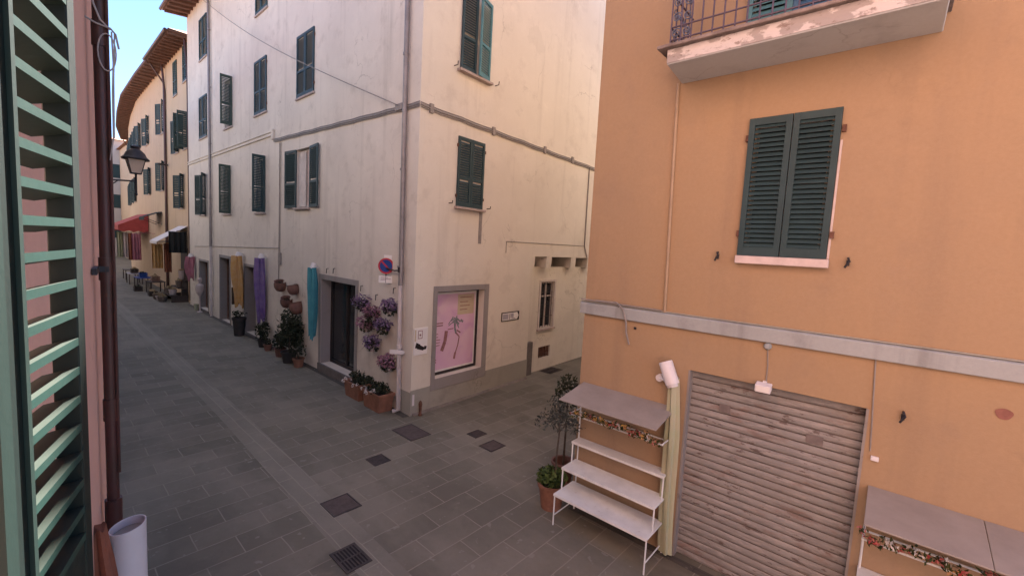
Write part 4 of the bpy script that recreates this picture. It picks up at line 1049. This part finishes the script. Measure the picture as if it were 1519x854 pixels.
# ------------------------------------------------------------------ pots and plants on the cream facade
def flowerpot(name, a, z, off, label, petal, rg, sc_=1.):
    c = FL.P(a, z, off)
    t = thing(name, c, label, 'flower pot', 'purple flower pots hung on the cream wall')
    m = MB(); m.lathe(c + Vector((0, 0, -.17 * sc_)), [(.05, 0), (.09, .15), (.1, .155), (.1, .17), (.08, .17), (.07, .14)], 14); m.build('pot', M['palecloth'], t, smooth=True)
    m = MB(); m.leaves(c + Vector((0, 0, .04)), (.17 * sc_, .18 * sc_, .10 * sc_), 120, .055, rg); m.leaves(c + Vector((0, 0, -.05)), (.18 * sc_, .19 * sc_, .13), 90, .055, rg); m.build('foliage', M['leafdark'], t)
    m = MB(); m.leaves(c + Vector((-.02, 0, .09)), (.25 * sc_, .27 * sc_, .18 * sc_), 230, .045, rg, .3); m.build('blossom', M[petal], t)
    h = MB(); h.tube([c + Vector((.0, 0, -.06)), FL.P(a, z - .02, .0)], .01, 6); h.build('hook', M['iron'], t)
    return t
spots = [(1.98, 2.36, 'petalpurple', 'purple flower pot highest on the wall, nearest the black glazed door', 1.05),
         (1.50, 2.16, 'petalmauve', 'mauve flower pot in the middle of the upper cluster', .95),
         (.72, 2.43, 'petalpurple', 'purple flower pot alone at upper right, beside the white pipe', .9),
         (1.76, 1.86, 'petalmauve', 'mauve flower pot at mid height by the door edge', 1.),
         (.98, 1.93, 'petalpurple', 'purple flower pot at mid height, right of the cluster', .95),
         (1.46, 1.43, 'petalpurple', 'purple flower pot lower in the cluster, under the mauve ones', 1.),
         (.74, 1.08, 'petalmauve', 'dusty rose flower pot lowest on the wall, beside the white pipe', 1.)]
for a, z, pt, lb, sc_ in spots: flowerpot('flower_pot', a, z, .15, lb, pt, random.Random(int(a * 100)), sc_)
# terracotta wall baskets
def basket(a, z, rx, lb, s):
    c = FL.P(a, z, .12)
    t = thing('wall_basket', c, lb, 'wall pot', 'brown baskets hung on the cream wall')
    m = MB(); m.lathe((0, 0, 0), [(.05, -.17), (.10, -.14), (.135, -.07), (.14, .0), (.125, .05), (.135, .07), (.11, .065), (.105, .0), (.05, -.1)], 16)
    rot = Matrix.Rotation(R_(rx), 3, 'X') @ Matrix.Rotation(R_(-6), 3, 'Y')
    m.v = [rot @ v * s + c for v in m.v]; m.build('bowl', M['terracottadk'], t, smooth=True)
    h = MB(); h.tube([FL.P(a, z + .12, 0), FL.P(a, z + .12, .1), FL.P(a, z + .02, .1)], .01, 6); h.build('hook', M['iron'], t)
    m = MB(); m.leaves(c + Vector((0, 0, .03)), (.09, .1, .06), 26, .04, random.Random(int(a * 10))); m.build('dry_plant', M['leafdark'], t)
basket(7.5, 2.36, 15, 'upper left brown basket on the wall by the cable', 1.5)
basket(6.43, 2.34, -10, 'upper right brown basket on the wall with a dark hollow', 1.35)
basket(6.95, 1.86, 20, 'middle brown basket on the wall, tipped to the left', 1.45)
basket(6.2, 1.78, -15, 'lowest brown basket on the wall, above the big shrub', 1.6)
# planters
def pot_profile(r, h): return [(r * .72, 0), (r * .95, h * .86), (r * 1.05, h * .87), (r * 1.06, h), (r * .9, h), (r * .85, h * .8)]
def shrub(name, x, y, r, h, crown, potmat, leaf, label, rg, cnt=220, size=.06, cat='potted plant', up=.0):
    t = thing(name, (x, y, 0), label, cat, 'potted plants standing along the cream facade')
    m = MB(); m.lathe((x, y, 0), pot_profile(r, h), 20); m.build('pot', M[potmat], t, smooth=True)
    m = MB(); m.tube([(x, y, h * .82), (x, y, h * .84)], r * .84, 16); m.build('soil', M['soil'], t)
    m = MB()
    rx, ry, rz = crown
    for _ in range(5):
        c = Vector((x + rg.uniform(-.4, .4) * rx, y + rg.uniform(-.4, .4) * ry, h + up + rz * rg.uniform(.35, .9)))
        m.leaves(c, (rx * .62, ry * .62, rz * .55), cnt // 5, size, rg, .2)
    m.build('foliage', M[leaf], t)
    m = MB()
    for _ in range(4): m.tube([(x, y, h * .8), (x + rg.uniform(-.4, .4) * rx, y + rg.uniform(-.4, .4) * ry, h + up + rz * .7)], [.012, .006], 5)
    m.build('stem', M['bark'], t)
    return t
t = shrub('tall_pot', -.36, 11.05, .24, .72, (.26, .26, .2), 'blackpot', 'leafdark', 'tall dark tapered planter standing below the yellow drape', random.Random(1), 120, .05)
shrub('potted_shrub', -.30, 8.65, .17, .3, (.30, .34, .6), 'blackpot', 'leafdark', 'narrow dark shrub in a black pot below the purple drape', random.Random(2), 380, .06)
shrub('potted_shrub', -.34, 8.0, .14, .22, (.2, .2, .2), 'terracottadk', 'leafdark', 'smallest low pot of dark leaves at the foot of the purple drape', random.Random(3), 110, .045)
shrub('potted_shrub', -.30, 7.0, .18, .28, (.36, .46, .5), 'terracottadk', 'leafdark', 'bushy dark plant midway between the purple and teal drapes', random.Random(4), 420, .06)
shrub('potted_shrub', -.36, 6.1, .24, .36, (.46, .60, .95), 'blackpot', 'leafdark', 'biggest dark green shrub under the brown wall baskets', random.Random(6), 1000, .07)
shrub('potted_shrub', -.33, 5.45, .17, .27, (.28, .32, .42), 'terracotta', 'leafdark', 'orange terracotta pot with dark leaves at the foot of the teal drape', random.Random(8), 150, .05)
# rectangular flower boxes
def flowerbox(x0, x1, y0, y1, h, lb, rg):
    t = thing('flower_box', ((x0 + x1) / 2, (y0 + y1) / 2, 0), lb, 'flower box', 'terracotta boxes at the house corner')
    m = MB(); cx, cy = (x0 + x1) / 2, (y0 + y1) / 2
    def loop(s, z): return [(cx + (x - cx) * s, cy + (y - cy) * s, z) for x, y in ((x0, y0), (x1, y0), (x1, y1), (x0, y1))]
    rings = [loop(.84, 0), loop(.97, h - .07), loop(1.03, h - .07), loop(1.03, h), loop(.9, h), loop(.86, h - .08)]
    for a, b in zip(rings, rings[1:]):
        for k in range(4): m.poly([a[k], a[(k + 1) % 4], b[(k + 1) % 4], b[k]])
    m.poly(rings[0]); m.build('box', M['terracotta'], t, weld=True, bevel=.008)
    m = MB(); m.poly(loop(.87, h - .06)); m.build('soil', M['soil'], t)
    m = MB()
    for _ in range(9):
        c = Vector((cx + rg.uniform(-.42, .42) * (x1 - x0), cy + rg.uniform(-.42, .42) * (y1 - y0), h + .04 + rg.uniform(0, .07)))
        m.leaves(c, (.13, .13, .12), 34, .05, rg, .1)
    m.build('foliage', M['leafdark'], t)
    m = MB()
    for _ in range(9):
        c = Vector((x0 + rg.uniform(-.04, .06), cy + rg.uniform(-.5, .55) * (y1 - y0), h + rg.uniform(-.06, .08)))
        m.leaves(c, (.045, .045, .04), 7, .034, rg, .1)
    m.build('blossom', M['petalwhite'], t)
flowerbox(-.47, -.07, 1.52, 2.28, .42, 'terracotta flower box nearer the black glazed door, with white blossoms', random.Random(11))
flowerbox(-.50, -.08, .52, 1.3, .44, 'terracotta flower box beside the white corner pipe, with dark foliage', random.Random(12))
# far door bust and goods
bs_ = thing('white_bust', FL.P(17.5, .0, .25), 'pale rounded bust on a stand in front of the farthest cream house door', 'bust')
c = FL.P(17.6, 0, .22)
m = MB(); m.lathe(c, [(.13, 0), (.11, .04), (.03, .07), (.03, .78), (.06, .82), (.15, .95), (.2, 1.15), (.17, 1.35), (.07, 1.42), (.06, 1.48), (.1, 1.56), (.1, 1.66), (.03, 1.74)], 16); m.build('figure', M['palecloth'], bs_, smooth=True)
m = MB(); m.lathe(FL.P(18.4, 0, .2), pot_profile(.12, .3), 14); mm = m.build('small_vase', M['greencloth']); tag(mm, 'small olive vase standing beside the pale bust', 'vase')
m = MB(); m.fbox(FL, 12.02, 12.1, 1.1, 1.8, .08, .34); m.tube([FL.P(12.06, 1.75, 0), FL.P(12.06, 1.75, .1)], .015, 6); tag(m.build('dark_hanging_sign', M['darkwood'], bevel=.01), 'small dark board sticking out from the wall left of the yellow drape', 'sign board')
# corner guard
m = MB(); q = FA.P(.2, 0, .12); m.lathe(q, [(.05, 0), (.05, .02), (.03, .05), (.035, .2), (.045, .27), (.03, .33), (.005, .36)], 12)
tag(m.build('iron_bollard', M['rust'], smooth=True), 'small rusty iron post at the foot of the cream corner', 'post')
m = MB(); m.fbox(FA, .03, .09, .24, .5, .016, .03); tag(m.build('white_wall_marker', M['white'], bevel=.005), 'small white plate low on the corner plinth', 'marker')

# ------------------------------------------------------------------ display stands on the orange facade
def stand(a0, a1, label, blab, glab, gseed, full=True, dz=0.):
    t = thing('plant_stand', FR.P((a0 + a1) / 2, 0, .3), label, 'display stand', 'white tiered metal stands at the orange wall')
    P = FR.P
    tiers = [(1.15, .20, .0), (.82, .43, .08), (.48, .60, .12)]
    m = MB()
    for z, o1, o0 in tiers:
        z += dz
        m = MB(); m.fbox(FR, a0, a1, z - .012, z, max(.02, o0 - .12 if z > 1 + dz else o0), o1 + .04)
        m.fbox(FR, a0, a1, z - .035, z - .012, o1 + .033, o1 + .04)
        m.build('shelf', M['whitepaint'], t, bevel=.003)
    m = MB()
    r = .011
    for a in (a0 + .015, a1 - .015):
        m = MB()
        m.tube([P(a, 0, .62), P(a, .47 + dz, .62)], r, 8); m.tube([P(a, 0, .06), P(a, 1.9 + dz, .06)], r, 8)
        m.tube([P(a, .47 + dz, .45), P(a, .80 + dz, .45)], r, 8); m.tube([P(a, .81 + dz, .22), P(a, 1.14 + dz, .22)], r, 8)
        m.tube([P(a, .15, .06), P(a, .15, .62)], r * .8, 8)
        for z, o1, o0 in tiers: m.tube([P(a, z - .025 + dz, .06), P(a, z - .025 + dz, o1)], r * .8, 8)
        m.tube([P(a, 1.62 + dz, .06), P(a, 1.62 + dz, .38)], r * .8, 8)
        m.build('leg', M['whitepaint'], t, smooth=True)
    m = MB(); m.tube([P(a0, 1.62 + dz, .38), P(a1, 1.62 + dz, .38)], .011, 8); m.tube([P(a0, 1.56 + dz, .06), P(a1, 1.56 + dz, .06)], .011, 8)
    m.build('rail', M['whitepaint'], t, smooth=True)
    # board on top
    m = MB(); zb, zf = 2.02 + dz, 1.90 + dz
    cut = [(a0, a1)] if full else [(a0, a0 + .82), (a0 + .825, a1)]
    for u, v in cut:
        m.hexa([P(u, zb - .015, .003), P(v, zb - .015, .003), P(v, zf - .015, .66), P(u, zf - .015, .66), P(u, zb, .003), P(v, zb, .003), P(v, zf, .66), P(u, zf, .66)])
    b = m.build('canopy_board', M['board'], bevel=.003); tag(b, blab, 'board', 'brown boards above the stands')
    # garland of flowers on the rail
    rg = random.Random(gseed)
    g = thing('flower_garland', P((a0 + a1) / 2, 1.6 + dz, .38), glab, 'garland', 'flower garlands along the stands')
    lf, rd, yl, wh = MB(), MB(), MB(), MB()
    a = a0 + (.1 if full else .0)
    while a < a1 - .05:
        c = P(a, 1.66 + dz + rg.uniform(-.03, .05), .42 + rg.uniform(-.05, .05))
        lf.leaves(c, (.06, .06, .05), 9, .03, rg, 0); k = rg.random()
        (rd if k < .55 else yl if k < .85 else wh).leaves(c + Vector((-.03, 0, .02)), (.04, .04, .035), 8, .024, rg, 0)
        a += .045
    lf.build('greenery', M['leafgarland'], g)
    al = MB()
    for i_, mb_ in enumerate((rd, yl, wh)):
        al.mi = i_
        for f_ in mb_.f: al.poly([mb_.v[k_] for k_ in f_])
    al.build('blossoms', [M['petalred'], M['petalyellow'], M['petalwhite']], g)
stand(.07, 1.5, 'white tiered metal stand with three empty shelves left of the roller shutter', 'brown sloping board fixed above the stand left of the roller shutter', 'garland of small red flowers under the left brown board', 21)
stand(3.5, 4.95, 'white tiered stand right of the roller shutter, mostly out of frame', 'jointed brown board above the stand at the bottom right corner', 'garland of yellow and red flowers under the right jointed board', 22, False, -.25)
# olive sapling and pot
ot = thing('olive_sapling', (-.42, -4.42, 0), 'slender olive sapling in a terracotta pot at the left end of the stand', 'potted tree')
m = MB(); m.lathe((-.42, -4.42, 0), pot_profile(.22, .40), 20); m.build('pot', M['terracotta'], ot, smooth=True)
m = MB(); m.tube([(-.42, -4.42, .33), (-.42, -4.42, .35)], .185, 16); m.build('soil', M['soil'], ot)
m = MB(); m.tube([(-.40, -4.45, .34), (-.38, -4.44, .8), (-.36, -4.45, 1.2), (-.34, -4.42, 1.55)], [.016, .014, .012, .008], 7)
rg = random.Random(31); tips = []
for k in range(9):
    e = Vector((-.36 + rg.uniform(-.3, .22), -4.42 + rg.uniform(-.3, .3), 1.35 + rg.uniform(-.05, .4))); tips.append(e)
    m.tube([(-.36, -4.44, 1.15 + .03 * k), e.lerp(Vector((-.36, -4.44, 1.3)), .45) + Vector((0, 0, .04)), e], [.008, .006, .003], 5)
m.build('trunk', M['bark'], ot)
m = MB()
for e in tips: m.leaves(e, (.15, .15, .13), 55, .032, rg, 0)
m.leaves((-.36, -4.42, 1.45), (.32, .32, .28), 110, .032, rg, .1); m.build('crown', M['leafolive'], ot)
m = MB(); m.leaves((-.42, -4.40, .48), (.24, .24, .14), 330, .05, rg, .1); m.build('ground_foliage', M['leafgreen'], ot)
ot2 = thing('bushy_pot', (.25, -3.95, 0), 'taller dark bush standing behind the brown board at the alley mouth', 'potted plant')
m = MB(); m.lathe((.32, -4.1, 0), pot_profile(.2, .38), 18); m.build('pot', M['terracottadk'], ot2, smooth=True)
m = MB(); m.tube([(.32, -4.1, .3), (.3, -4.12, .9), (.27, -4.14, 1.6)], [.02, .016, .01], 6); m.build('stem', M['bark'], ot2)
m = MB(); m.leaves((.3, -4.12, 1.62), (.22, .24, .3), 300, .045, rg, .1); m.build('foliage', M['leafdark'], ot2)
# flood light and junction knob, white socket
fl = thing('flood_light', FR.P(2.48, 2.5, 0), 'small white floodlight above the roller shutter', 'floodlight')
m = MB(); m.hexa([FR.P(2.40, 2.53, .03), FR.P(2.56, 2.53, .03), FR.P(2.56, 2.50, .12), FR.P(2.40, 2.50, .12), FR.P(2.40, 2.61, .03), FR.P(2.56, 2.61, .03), FR.P(2.56, 2.585, .13), FR.P(2.40, 2.585, .13)]); m.build('body', M['white'], fl, bevel=.006)
m = MB(); m.fbox(FR, 2.46, 2.5, 2.56, 2.62, .001, .03); m.build('mount', M['white'], fl)
m = MB(); m.poly([FR.P(2.415, 2.515, .1235), FR.P(2.545, 2.515, .1235), FR.P(2.545, 2.575, .1310), FR.P(2.415, 2.575, .1310)]); m.build('lens', M['signwhite'], fl)
m = MB(); m.tube([FR.P(2.47, 3.03, .001), FR.P(2.47, 3.03, .03), FR.P(2.47, 3.03, .05)], [.04, .04, .025], 16); tag(m.build('junction_box', M['band'], smooth=True), 'small round junction box under the white string course', 'junction box')
m = MB(); m.fbox(FR, 3.49, 3.555, 2.04, 2.085, .001, .03); tag(m.build('wall_socket', M['white'], bevel=.004), 'small white wall socket right of the roller shutter', 'socket')

# ------------------------------------------------------------------ covers in the paving
def cover(x, y, w, d, rot, mat, label, grate=False):
    t = thing('drain_grate' if grate else 'manhole_cover', (x, y, 0), label, 'drain grate' if grate else 'manhole cover', 'covers set in the paving')
    fr = F((x, y), (math.cos(rot), math.sin(rot)), (-math.sin(rot), math.cos(rot)))
    m = MB()
    if grate:
        m.fbox(fr, -w / 2, w / 2, .004, .0055, -d / 2, d / 2); m.build('pit', M['drain'], t)
        m = MB(); b = .035
        m.fbox(fr, -w / 2, w / 2, .004, .012, -d / 2, -d / 2 + b); m.fbox(fr, -w / 2, w / 2, .004, .012, d / 2 - b, d / 2)
        m.fbox(fr, -w / 2, -w / 2 + b, .004, .0118, -d / 2 + b, d / 2 - b); m.fbox(fr, w / 2 - b, w / 2, .004, .0118, -d / 2 + b, d / 2 - b)
        k = -w / 2 + b + .02
        while k < w / 2 - b - .01: m.fbox(fr, k, k + .02, .004, .0115, -d / 2 + b, d / 2 - b); k += .042
        m.fbox(fr, -w / 2 + b, w / 2 - b, .004, .0116, -.015, .015)
        m.build('bars', M['grate'], t)
    else:
        m.fbox(fr, -w / 2 + .025, w / 2 - .025, .0, .008, -d / 2 + .025, d / 2 - .025); m.build('lid', M[mat], t)
        m = MB()
        for u0, u1, v0, v1 in ((-w / 2, w / 2, -d / 2, -d / 2 + .018), (-w / 2, w / 2, d / 2 - .018, d / 2), (-w / 2, -w / 2 + .018, -d / 2 + .018, d / 2 - .018), (w / 2 - .018, w / 2, -d / 2 + .018, d / 2 - .018)): m.fbox(fr, u0, u1, .0, .0085, v0, v1)
        m.build('rim', M['grate'], t)
        if mat == 'grate':
            m = MB()
            for i in range(5):
                for j in range(5): 
                    a_, b_ = -w / 2 + .06 + i * (w - .12) / 4.6, -d / 2 + .06 + j * (d - .12) / 4.6
                    m.fbox(fr, a_, a_ + .025, .008, .0105, b_, b_ + .012)
            m.build('tread', M['grate'], t)
cover(-.48, -.75, .5, .72, 0, 'cover', 'brown stone cover at the foot of the cream corner')
cover(-1.62, -1.36, .33, .34, .0, 'grate', 'dark square iron cover alone in the middle of the crossing')
cover(.52, -1.71, .34, .29, .0, 'grate', 'dark iron cover nearest the alley wall')
cover(.37, -2.33, .42, .36, .0, 'cover', 'brown cover just in front of the alley, below the dark iron one')
cover(-2.76, -2.22, .44, .46, .0, 'cover', 'large brown cover beside the pale paving strip')
cover(-3.20, -3.37, .34, .46, .0, 'grate', 'slotted iron drain grate at the bottom of the view', True)
cover(5.8, .32, .75, .45, .064, 'grate', 'slotted iron drain grate deep in the alley below the barred window', True)

# ------------------------------------------------------------------ shop goods far along the street
def awning(name, y0, y1, x0, z0, x1, z1, mat, label, val=.12, cheek=False):
    t = thing(name, (x0, (y0 + y1) / 2, 2.5), label, 'awning', 'awnings over the far shops')
    m = MB(); m.hexa([(x0, y0, z0), (x0, y1, z0), (x1, y1, z1), (x1, y0, z1), (x0, y0, z0 + .03), (x0, y1, z0 + .03), (x1, y1, z1 + .03), (x1, y0, z1 + .03)]); m.build('canvas', mat, t)
    m = MB()
    n = 12
    for i in range(n):
        a, b = y0 + (y1 - y0) * i / n, y0 + (y1 - y0) * (i + 1) / n
        m.poly([(x1 - .003, a, z1), (x1 - .003, b, z1), (x1 - .003, b, z1 - val * .8), (x1 - .003, (a + b) / 2, z1 - val), (x1 - .003, a, z1 - val * .8)])
    m.build('valance', mat, t)
    m = MB()
    for y in (y0 + .05, y1 - .05): m.tube([(x0, y, z0 - .8), (x1, y, z1 - .02)], .018, 6)
    m.build_each('arm', M['iron'], t)
    if cheek:
        m = MB()
        for y in (y0 + .002, y1 - .002):
            q = [(x0, y, z0), (x1, y, z1), (x1, y, z1 - val)] + [(x1 + (x0 - x1) * k / 6, y, z1 - val - (.07 if k % 2 else 0)) for k in range(1, 7)]
            m.poly(q)
        m.build_each('cheek', mat, t)
awning('white_awning', 21.6, 23.6, .1, 4.2, -1.25, 3.3, M['whitecanvas'], 'small white sloping awning just beyond the cream house')
awning('red_awning', 33.4, 38.5, .1, 5.0, -1.55, 4.1, M['red'], 'faded red awning farther along the yellow house', .35, True)
awning('dark_awning', 28.5, 30.5, .1, 5.1, -.8, 4.7, M['black'], 'small dark awning between the white and red ones', .2)
def cloth(y, x, z1, z0, wd, mat, label, grp='garments hanging outside the far shops'):
    m = MB(); n = 12; rings = []
    for o in (0, .05):
        for i in range(n):
            a, b = x - wd / 2 + wd * i / n, x - wd / 2 + wd * (i + 1) / n
            oa, ob = .05 * math.sin(i * 1.7), .05 * math.sin((i + 1) * 1.7)
            m.poly([(a, y + oa + o, z1), (b, y + ob + o, z1), (b + .02, y + ob * 1.6 + o, z0), (a + .02, y + oa * 1.6 + o, z0)])
    m.tube([(.2, y, z1 + .05), (x - .05, y, z1 + .05), (x - .03, y, z1)], .015, 6)
    tag(m.build('hanging_garment', mat), label, 'garment', grp)
cloth(21.5, -.35, 3.9, 2.75, .8, M['black'], 'black cloth hanging below the inner end of the white awning')
cloth(23.7, -.9, 3.15, 1.75, .5, M['yellowcloth'], 'yellow cloth hanging below the outer end of the white awning')
cloth(22.7, -.6, 3.2, 1.6, .35, M['rustcloth'], 'rust coloured cloth hanging between the yellow and black ones')
cloth(31.0, -.9, 3.6, 1.8, .5, M['pinkcloth'], 'pink garment hanging in front of the dark awning')
cloth(32.6, -.9, 3.6, 1.7, .5, M['rustcloth'], 'rust red garment hanging nearest the red awning')
cloth(34.2, -1.0, 3.6, 1.8, .5, M['palecloth'], 'pale garment hanging under the red awning')
cloth(36.5, -1.1, 3.6, 1.7, .5, M['greencloth'], 'olive garment hanging at the far end of the red awning')
def table(x, y, mat, label, w=.8, l=1.4, h=.75):
    t = thing('market_table', (x, y, 0), label, 'table', 'tables outside the far shops')
    m = MB(); m.box(x - w / 2, x + w / 2, y - l / 2, y + l / 2, h - .04, h); m.build('tabletop', mat, t)
    for a in (-1, 1):
        for b in (-1, 1):
            m = MB(); m.box(x + a * (w / 2 - .05) - .025, x + a * (w / 2 - .05) + .025, y + b * (l / 2 - .05) - .025, y + b * (l / 2 - .05) + .025, 0, h - .041); m.build('leg', M['darkwood'], t)
def crate(x, y, z, mat, label, w=.4, l=.6, h=.3):
    t = thing('crate', (x, y, z), label, 'crate', 'crates outside the far shops')
    m = MB()
    m.box(x - w / 2, x + w / 2, y - l / 2, y + l / 2, z, z + .02)
    for k in range(3):
        zz = z + .02 + k * h / 3
        m.box(x - w / 2, x - w / 2 + .015, y - l / 2, y + l / 2, zz, zz + h / 3 - .03); m.box(x + w / 2 - .015, x + w / 2, y - l / 2, y + l / 2, zz, zz + h / 3 - .03)
        m.box(x - w / 2 + .015, x + w / 2 - .015, y - l / 2, y - l / 2 + .015, zz, zz + h / 3 - .03); m.box(x - w / 2 + .015, x + w / 2 - .015, y + l / 2 - .015, y + l / 2, zz, zz + h / 3 - .03)
    m.build('slats', mat, t)
    m = MB(); m.leaves((x, y, z + h), (w * .4, l * .4, .12), 50, .06, random.Random(int(y * 9)), 0); m.build('goods', M['straw' if int(y * 3) % 2 else 'leafdark'], t)
table(-.6, 26.5, M['darkwood'], 'dark table nearest the white awning')
table(-.8, 29.5, M['signblue'], 'blue topped table in front of the dark awning')
table(-.8, 33.0, M['signgrey'], 'grey topped table below the red awning')
table(-.6, 36.5, M['darkwood'], 'dark table at the far end of the red awning')
crate(-.95, 25.1, 0, M['darkwood'], 'dark crate on the ground before the dark table')
crate(-.6, 26.5, .76, M['brownwood'], 'brown crate standing on the dark table')
crate(-.8, 29.4, .76, M['signblue'], 'blue crate standing on the blue topped table')
crate(-1.25, 28.0, 0, M['darkwood'], 'dark crate on the ground between the two nearer tables')
crate(-.8, 33.0, .76, M['darkwood'], 'dark crate standing on the grey topped table')
# display of baskets beyond the cream house
def bask(x, y, z, r, h, mat, label):
    t = thing('wicker_basket', (x, y, z), label, 'basket', 'baskets piled beyond the cream house')
    m = MB(); m.lathe((x, y, z), [(r * .75, 0), (r, h * .8), (r * 1.05, h), (r * .92, h), (r * .85, h * .7)], 16); m.build('body', mat, t, smooth=True)
    m = MB(); m.leaves((x, y, z + h), (r * .8, r * .8, r * .5), 60, .07, random.Random(int(r * 100 + y * 7)), 0); m.build('goods', M['straw'], t)
wick = simple('wicker', (.20, .15, .12), .85, 0, .4, 14, .4)
dsp = thing('display_rack', (-.1, 22.5, 0), 'dark stepped display rack carrying baskets beyond the cream house', 'rack')
for x0_, x1_, z_ in ((-.05, .1, 1.2), (-.35, -.05, .8), (-.7, -.35, .4)):
    m = MB(); m.box(x0_, x1_, 21.6, 23.4, z_ - .05, z_); m.build('shelf', M['darkwood'], dsp)
m = MB(); m.box(-.66, .1, 21.6, 21.65, 0, .35); m.box(-.66, .1, 23.35, 23.4, 0, .35); m.build('side', M['darkwood'], dsp)
for x, y, z, r, h, mt, lb in ((-.95, 22.2, 0, .22, .28, wick, 'front ground basket nearer the cream house'), (-.92, 22.85, 0, .24, .25, M['palecloth'], 'pale round basket on the ground before the rack'), (-1.0, 23.5, 0, .2, .3, wick, 'farther ground basket before the rack'),
                              (-.52, 22.0, .4, .19, .3, M['palecloth'], 'pale basket on the lowest rack shelf, nearer end'), (-.52, 22.9, .4, .2, .3, wick, 'brown basket on the lowest rack shelf, farther end'),
                              (-.2, 22.2, .8, .17, .36, wick, 'brown basket on the middle rack shelf'), (.0, 22.6, 1.2, .16, .5, M['palecloth'], 'tall pale basket on the top rack shelf')):
    bask(x, y, z, r, h, mt, lb)
